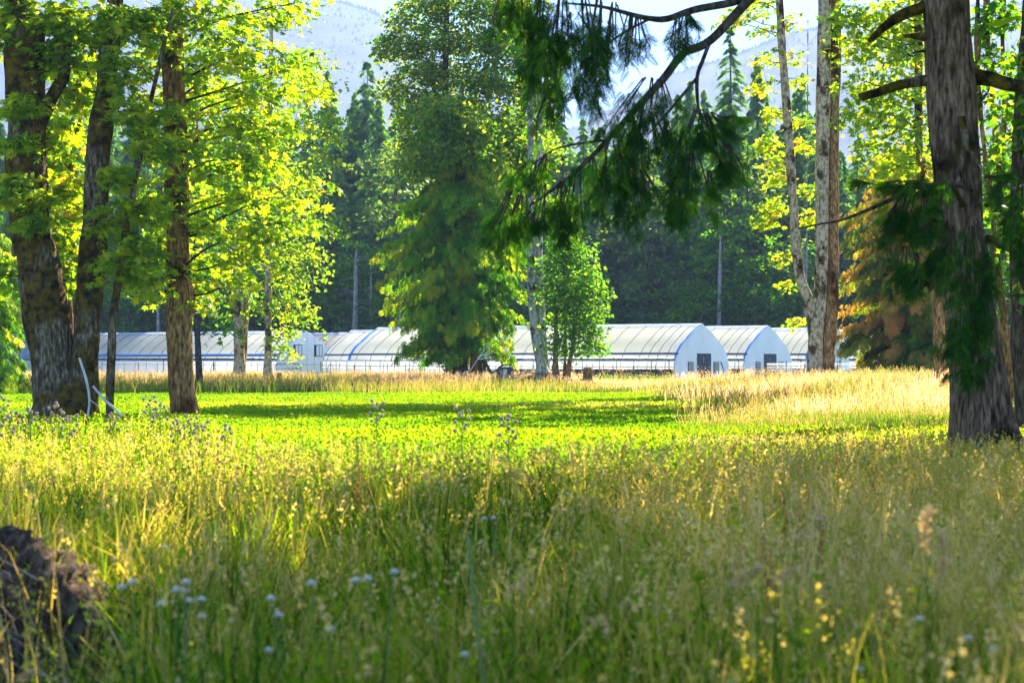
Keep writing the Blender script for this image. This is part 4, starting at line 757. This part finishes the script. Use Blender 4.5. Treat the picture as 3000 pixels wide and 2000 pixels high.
for y0, y1, n, sz in ((3.2, 9, 700, .035), (9, 20, 3000, .04), (20, 36, 4200, .05), (36, 52, 3000, .07)):
    x, y = pts_in(n, y0, y1, r, wfn=lambda x, y: np.clip((n2(x, y, .35, 71) - .48) * 7, .04, 1)); m_ = y < edge(x, y) + 4; x, y = x[m_], y[m_]
    h = r.uniform(.35, .85, len(x)) * (1 - .5 * S(y, 13, 30)); blades(g, x, y, h, np.full(len(x), sz * .12), r.uniform(0, .2, len(x)), np.full(len(x), .3), r)
    k = 16; t = np.tile(np.linspace(.3, 1, k), len(x)); P = np.repeat(np.stack([x, y, gz(x, y)], 1), k, 0) + UP * (t * np.repeat(h, k))[:, None]
    fw = rdir(r, len(P), .5); P = P + fw * .012; scat(g, LEAF2, P, fw, UP + r.normal(size=(len(P), 3)) * .5, sz * r.uniform(.6, 1.3, len(P)), np.repeat(r.uniform(.3, .58, len(x)), k) + r.normal(size=len(P)) * .05)
tag(g.build('leafy_weeds', M_weed), kind='stuff', label='patches of small leaved lime green weeds in the meadow')
# clover field, 33 to 100 m
g = Geo(); x, y = pts_in(360000, 25, 99, r, .31, .8, lambda x, y: (y > edge(x, y) - 2) & (y < 93 + 10 * n2(x, y, .12, 44)) & (~((x / y > .105) & (y > 46))))
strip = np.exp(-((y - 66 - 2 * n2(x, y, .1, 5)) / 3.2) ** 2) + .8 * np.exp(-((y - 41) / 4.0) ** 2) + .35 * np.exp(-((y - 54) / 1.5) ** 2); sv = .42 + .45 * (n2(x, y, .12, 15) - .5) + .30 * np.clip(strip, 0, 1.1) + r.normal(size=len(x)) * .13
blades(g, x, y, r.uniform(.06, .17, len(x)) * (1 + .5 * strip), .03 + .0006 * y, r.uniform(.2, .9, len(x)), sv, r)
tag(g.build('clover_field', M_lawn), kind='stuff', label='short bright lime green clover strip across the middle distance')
# straw grasses before the greenhouses and on the right bank
g = Geo()
def straw(x, y, hl, wd, v, hd):
    tp, D = blades(g, x, y, hl, wd, r.uniform(.05, .45, len(x)), v, r); heads(g, tp, D, hd, hd * .25, v + .15, r, 8)
x, y = pts_in(66000, 90, 136, r, .29, 1, lambda x, y: np.clip(.3 + 2.2 * (n2(x, y, .3, 81) - .4), .06, 1) * S(y - 12 * n2(x, y, .1, 86), 84, 94) * (1 - .55 * (x / y > .03)))
hb = .46 + .35 * n2(x, y, .2, 82) - .42 * S(x / y, .02, .06); gv = n2(x, y, .18, 84); v = np.clip(.50 + .5 * (gv - .5) * 2 + .35 * S(y, 99, 112) - .25 + r.normal(size=len(x)) * .12, 0, 1)
straw(x, y, hb * r.uniform(.6, 1.25, len(x)), np.full(len(x), .022), v, np.full(len(x), .14))
x, y = pts_in(16000, 136, 149, r, .29); straw(x, y, r.uniform(.25, .8, len(x)) * np.where(x / y > .2, .7, .5), np.full(len(x), .03), np.clip(r.normal(.5, .22, len(x)), 0, 1), np.full(len(x), .12))
x, y = pts_in(150000, 30, 100, r, .33, .9, lambda x, y: S(x / y, .075 - .02 * S(y, 60, 90), .125) * np.clip(.3 + 1.8 * (n2(x, y, .3, 91) - .36), .08, 1)); gv = n2(x, y, .25, 92)
v = np.clip(.0 + .50 * S(y, 42, 62) + 1.7 * (gv - .5) + r.normal(size=len(x)) * .15, 0, 1); straw(x, y, (.26 + .36 * S(y, 44, 62)) * (.5 + n2(x, y, .35, 93)) * r.uniform(.5, 1.35, len(x)), .006 + .00022 * y, v, np.full(len(x), .13))
tag(g.build('straw_grass', M_straw), kind='stuff', label='dry blond straw grass before the greenhouses and on the right bank')
# green field beyond, in and around the greenhouses
g = Geo(); x, y = pts_in(60000, 149, 216, r, .30, .5); blades(g, x, y, r.uniform(.15, .4, len(x)), np.full(len(x), .07), r.uniform(.1, .8, len(x)), np.clip(r.normal(.4, .18, len(x)), 0, 1), r)
tag(g.build('field_grass', M_lawn), kind='stuff', label='green field grass around and behind the greenhouses')
# weeds tangled at the foot of the greenhouse doors
g = Geo(); r = np.random.RandomState(640)
x, y = pts_in(900, 143, 149, r, .3, 1, lambda x, y: (x / y > .03)); h = r.uniform(.3, .95, len(x)); blades(g, x, y, h, np.full(len(x), .02), r.uniform(.1, .6, len(x)), np.full(len(x), .6), r)
k = 14; P = np.repeat(np.stack([x, y, gz(x, y) + h], 1), k, 0) + r.normal(size=(len(x) * k, 3)) * .14; scat(g, LEAF2, P, rdir(r, len(P)), rdir(r, len(P)), r.uniform(.04, .08, len(P)), r.uniform(.6, 1, len(P)))
tag(g.build('seeding_weeds', M_straw), kind='stuff', label='pale seeding weeds at the foot of the greenhouse gables')

# ------------------------------------------------------------ countable plants, stumps and debris
r = np.random.RandomState(88)
M_petal = plain('white_petal', (.88, .83, .70), .6, 0, .05, 3, .3)
M_fluff = plain('grey_thistle_fluff', (.46, .38, .32), .9, 0, .25, 30, .3)
M_stem = plain('weed_stem', (.12, .16, .05), .8, 0, .3)
def flower(px, py, d, s_, label, group='white wildflowers in the foreground'):
    top = at(px, py, d); b = np.array([top[0] + r.uniform(-.05, .05), d, float(gz(top[0], d))]); t = thing('wildflower', b, label, 'flower', group)
    g = Geo(); g.tube(np.array([b, (b + top) / 2 + r.normal(size=3) * .015, top]), [.003, .0025, .002], 5); g.build('stem', M_stem, t)
    g = Geo(); n = 18; a = np.linspace(0, 2 * math.pi, n, endpoint=False); fw = np.stack([np.cos(a), np.sin(a), .35 + .3 * np.cos(a * 3)], 1); up = UP + fw * .2
    for q in range(2): scat(g, LEAF2, np.repeat(top[None], n, 0) + UP * .003 * q, fw + UP * .6 * q, up, s_ * (1 - .25 * q), np.zeros(n))
    scat(g, LEAF2, np.repeat(top[None], 10, 0), rdir(r, 10) + UP, rdir(r, 10), s_ * .5, np.zeros(10)); g.build('bloom', M_petal, t)
FL = [(484, 1604, 'single white bloom above the cluster of white flowers, nearest the dark root heap top'), (545, 1708, 'upper right white bloom of the tight trio of white flowers'), (516, 1731, 'lower left white bloom of the tight trio of white flowers'), (540, 1733, 'middle white bloom of the tight trio of white flowers'), (556, 1762, 'white bloom just below the tight trio of flowers'), (473, 1771, 'white bloom to the lower left of the trio'), (591, 1758, 'small white bloom right of the trio'), (591, 1807, 'small white bloom lowest right of the trio'),
      (388, 1708, 'faint white bloom left of the trio, closest to the dark root heap'), (357, 1722, 'faint greenish white bloom beside the dark root heap'), (795, 1755, 'paired white bloom left of centre, above a rounder one'), (817, 1804, 'round white bloom below the paired bloom'), (786, 1907, 'lavender white bloom near the bottom edge'), (913, 1711, 'cream bloom between the paired bloom and the two centre blooms'), (966, 1842, 'pale blue white bloom alone in the green, lower left of centre'),
      (1045, 1702, 'left of two white blooms side by side near the centre'), (1080, 1697, 'right of two white blooms side by side near the centre'), (1446, 1519, 'tiny bright bloom high in the middle grass'), (1420, 1521, 'tiny dim bloom left of the tiny bright bloom'), (1156, 1677, 'oblong cream bloom right of the two centre blooms'), (1361, 1920, 'pale bloom at the bottom centre'), (2838, 1871, 'bright round bloom low on the right edge'), (2912, 1902, 'bright round bloom in the bottom right corner'), (2694, 1815, 'white bloom under the tall tan seed heads'), (2400, 1521, 'bright bloom in the orange tinted grass on the right'), (2518, 1961, 'white bloom on the bottom edge right of centre')]
for px, py, lab in FL: flower(px, py, 6.2 if py > 1640 else 9, .019 if py > 1640 else .018, lab)
def thistle_proto():
    t = thing('thistle', (0, 0, 0), '', 'thistle'); g = Geo(); g.tube([[0, 0, -.03], [.01, .01, .5], [0, 0, .95]], [.008, .007, .004], 5); hs = []
    for i in range(9):
        z = .55 + .4 * i / 8; a = i * 2.4; q = np.array([math.cos(a) * (.16 - .1 * (z - .55)), math.sin(a) * .13, z + .10]); g.tube([[0, 0, z - .08], q * [.6, .6, 1] - UP * .05, q], [.004, .003, .002], 4); hs.append(q)
    g.build('stem', M_stem, t); g = Geo()
    for i in range(26): a = i * 2.4; z = .05 + .8 * i / 26; scat(g, LEAF4, np.array([[0, 0, z]]), np.array([[math.cos(a), math.sin(a), .1]]), np.array([[0, 0, 1.]]), .17 * (1.1 - z * .6), np.array([.3]))
    g.build('leaf', M_grass, t)
    for q in hs + [np.array([0, 0, .98])]:
        g = Geo(); n = 60; v_ = rdir(r, n); scat(g, LEAF2, q + v_ * .008, v_ + UP * .3, rdir(r, n), r.uniform(.022, .04, n), np.zeros(n)); g.tube([q - UP * .03, q], [.012, .014], 7); g.build('seed_head', M_fluff, t)
    return t
th0 = thistle_proto(); first = True
TH = [(1488, 1222, 26, 'woolly grey thistle in front of the bright clover, centre of the picture', 1.05), (1105, 1178, 34, 'lone thistle silhouette against the clover left of centre', 1.05), (1355, 1200, 30, 'dark thin thistle between the centre thistle and the lone one', 1.0), (440, 1166, 36, 'thistle between the mossy maple and the thick brown trunk', 1.0), (470, 1180, 34, 'thistle touching the left side of the thick brown trunk', 1.0), (560, 1222, 30, 'thistle before the right foot of the thick brown trunk', 1.0), (590, 1240, 27, 'low thistle right of the thick brown trunk', .95), (520, 1235, 28, 'thistle directly before the thick brown trunk', 1.0),
      (160, 1185, 34, 'thistle before the left foot of the mossy maple', 1.0), (90, 1200, 30, 'thistle left of the mossy maple foot', 1.0), (30, 1215, 27, 'thistle at the left edge of the picture', 1.0), (205, 1215, 28, 'thistle before the middle of the mossy maple foot', 1.0), (330, 1215, 32, 'thistle below the thin crooked maple', 1.0), (12, 1165, 38, 'far thistle at the left edge above the others', 1.0), (660, 1250, 26, 'thistle in the grass left of the clover front', 1.0)]
for px, py, d, lab, hh in TH:
    o = th0 if first else copy_tree(th0); first = False; x_ = (px - 1500) / F * d; zt = H - (py - YH) / F * d; s_ = zt / 1.02
    o.location = (x_, d, 0); o.rotation_euler = (0, 0, r.uniform(0, 6)); o.scale = (s_, s_, s_); o['label'] = lab; o['group'] = 'thistles in the meadow'
# tall nodding tan grass heads close to the lens on the right
def tall_head(pts, d, wd, label, col=M_straw):
    P = np.array([at(x, y, d) for x, y in pts]); b = np.array([P[0][0], d, float(gz(P[0][0], d))]); t = thing('seed_stalk', b, label, 'grass stalk', 'tall tan grass stalks close to the lens')
    g = Geo(); g.tube(np.vstack([b, (b + P[0]) / 2 + [.01, 0, 0], P]), [.003, .003] + [.002] * len(P), 5); g.build('stem', col, t); g = Geo()
    q, _ = resample(P, np.ones(len(P)), .006); n = len(q) * 4; Q = np.repeat(q, 4, 0) + r.normal(size=(n, 3)) * wd * .3; scat(g, LEAF2, Q, rdir(r, n) + UP * .5, rdir(r, n), r.uniform(.5, 1.0, n) * wd, r.uniform(.55, .95, n)); g.build('seed_head', col, t)
tall_head([(2715, 1610), (2708, 1560), (2722, 1490)], 6, .02, 'upright tan seed head on the right, left one of a pair')
tall_head([(2745, 1715), (2765, 1660), (2762, 1590), (2752, 1570)], 5.6, .02, 'curved tan seed head on the right, right one of a pair')
tall_head([(2330, 1590), (2345, 1568), (2372, 1560)], 5.5, .016, 'arched peach seed head right of centre, upper one')
tall_head([(2275, 1705), (2300, 1680), (2335, 1665)], 5.2, .016, 'arched peach seed head right of centre, lower one')
tall_head([(2140, 1720), (2190, 1685), (2230, 1665)], 5, .018, 'slanting tan seed head left of the arched peach ones')
tall_head([(1500, 1725), (1540, 1722)], 5.2, .02, 'short tan seed head lying level near the centre')
tall_head([(1740, 1830), (1760, 1815), (1780, 1830)], 4.8, .016, 'pinkish seed head low in the centre right grass')
tall_head([(60, 1990), (90, 1960)], 4.4, .014, 'tan grass head in the bottom left corner')
for pts, lab in (([(1418, 2000), (1400, 1850), (1385, 1700), (1368, 1560)], 'long pale green stem rising at the bottom centre'), ([(1480, 2010), (1440, 1900), (1420, 1860)], 'orange brown stem beside the long pale green stem'), ([(2220, 1815), (2300, 1850), (2350, 1895)], 'broken tan stalk leaning across the lower right grass')):
    P = np.array([at(x, y, 4.6) for x, y in pts]); b = P[0] * [1, 1, 0]; g = Geo(); g.tube(np.vstack([b[None], P]), .005, 6); tag(g.build('plant_stem', M_straw if 'orange' in lab or 'tan' in lab else M_stem, loc=b), lab, 'stem')

M_rust = leafmat('rust_seed', [(0, (.22, .08, .02)), (1, (.48, .20, .05))], (1.6, 1.2, .6), .4, .02)
for i, (px, py, d, lab) in enumerate([(2295, 1440, 11, 'rust brown dock stalk, leftmost of the rusty stalks on the right'), (2340, 1480, 9.5, 'rust brown dock stalk leaning over the arched peach seed heads'), (2402, 1500, 9, 'bright orange dock stalk beside the bright white bloom'), (2360, 1400, 13, 'slim rusty dock stalk standing above its neighbours'), (2560, 1370, 14, 'rusty dock stalk in front of the shaded grass left of the fir'), (1048, 1360, 15, 'reddish dock stalk alone left of the picture centre'), (2450, 1330, 18, 'far rusty dock stalk between the pale forked tree and the fir'), (2240, 1560, 8, 'low rusty dock stalk left of the arched peach seed heads')]):
    top = at(px, py, d); b = np.array([top[0] + .04, d, float(gz(top[0], d))]); t = thing('dock_plant', b, lab, 'weed', 'rusty dock stalks'); g = Geo(); g.tube([b, (b + top) / 2, top], [.005, .004, .002], 5); g.build('stem', M_rust, t)
    g = Geo(); k = 170; q = r.rand(k) ** .8; P = top + (b - top) * (q * .45)[:, None] + r.normal(size=(k, 3)) * .012 * (1 + q)[:, None]; scat(g, LEAF2, P, rdir(r, k), rdir(r, k), r.uniform(.01, .022, k), r.rand(k)); g.build('seed_head', M_rust, t)

def stump(name, px, d, hgt, rad, label, mat, patch=False, seed=1):
    b = ground_at(px, d); t = thing(name, b, label, 'stump'); g = Geo(); g.tube([b - UP * .1, b + UP * hgt * .5, b + UP * hgt], [rad, rad * .85, rad * .72], 26, step=.05, dfn=bark(rad * .16, 9, 2, seed, rad * .25, .35, b[2])); g.build('trunk', mat, t, True)
    if patch:
        g = Geo(); q = b + np.array([-rad * .1, -rad * .92, hgt * .55]); g.box(q, (rad * .42, .1, hgt * .62), rz=.1); g.box(q + np.array([-rad * .55, .12, -hgt * .22]), (rad * .2, .1, hgt * .2), rz=-.5); g.build('bare_wood_patch', B_dead, t)
    return b
B_char = barkmat('charred_stump', (.03, .028, .028), (.09, .08, .075), (.20, .18, .17))
B_root = barkmat('brown_root_wood', (.035, .022, .014), (.12, .08, .05), (.28, .20, .13), None, vs=.5, scale=30)
stump('tree_stump', 1483, 113, .95, .52, 'dark weathered stump with a white bare patch, beside the central cedar', B_char, True, 3)
stump('tree_stump', 1722, 113, 1.0, .26, 'brown stump at the foot of the bright bushy maple', B_brown, False, 5)
stump('tree_stump', 818, 119, .62, .16, 'small broken stump right of the straight trunk before the shuttered gable', B_dark, False, 7)
b0 = ground_at(1600, 112); t = thing('brush_pile', b0, 'low heap of dark dead brush between the white patched stump and the fused whitish trunks', 'brush pile'); g, g2 = Geo(), Geo()
for i in range(190):
    c = b0 + np.array([r.normal() * 1.1, r.normal() * .5, abs(r.normal()) * .22 + .05]); v_ = rdir(r, 1, .35)[0] * r.uniform(.2, .8); (g if i % 9 else g2).tube([c - v_, c + v_ * .2 + r.normal(size=3) * .06, c + v_], [.02, .028, .008], 4)
g.build('dark_stick', B_char, t); g2.build('pale_stick', B_dead, t)
# dark root heap close at the left edge
d = 8.6; b0 = ground_at(60, d); t = thing('root_heap', b0, 'dark tangled root heap out of focus at the lower left edge', 'root heap')
g = Geo(); th = np.linspace(0, 1, 9); g.tube(np.array([[b0[0] - .22 + .50 * k, d + .15, .80 - .74 * k ** 1.1] for k in th]), [.05, .12, .18, .22, .23, .21, .18, .13, .06], 46, step=.02, dfn=bark(.14, 22, 14, 4, .2)); g.build('heap', B_root, t, True)
g, g2 = Geo(), Geo()
for i in range(420):
    k = r.rand(); p = np.array([b0[0] - .26 + .5 * k + r.normal() * .08, d - .12 + r.uniform(-.2, .1), max(.05, .86 - .75 * k) + r.uniform(-.45, .08)]); v_ = np.array([r.uniform(.1, 1), r.uniform(-.5, .1), -r.uniform(.1, 1.2)]); v_ = v_ / np.linalg.norm(v_) * r.uniform(.06, .3) * r.choice([1, 1, -1])
    (g if i % 4 else g2).tube(np.array([p - v_, p + r.normal(size=3) * .025, p + v_]), np.array([.004, .007, .003]) * r.uniform(.5, 1.6), 4)
g.build('root', plain('dry_root', (.10, .07, .05), .9, 0, .6, 8), t); g2.build('dry_stem', plain('dry_stem', (.34, .26, .17), .9, 0, .5, 8), t)
g = Geo(); leaves(g, np.array([at(270, 1810, d - .6)]), np.array([[1., 0, 0]]), 5, .05, .05, LEAF, 5, 1.0, .01); g.build('red_leaf', M_maple, t)

# ------------------------------------------------------------ the air
m, nt, out = nodes('air'); v_ = nt.nodes.new('ShaderNodeVolumePrincipled'); v_.inputs['Density'].default_value = 2.0e-4; v_.inputs['Color'].default_value = (.34, .46, .76, 1); v_.inputs['Anisotropy'].default_value = 0
nt.links.new(v_.outputs[0], out.inputs['Volume'])
g = Geo(); g.box((0, 4200, 500), (13000, 8800, 1003 + 2 * 0)); tag(g.build('haze', m), kind='stuff')
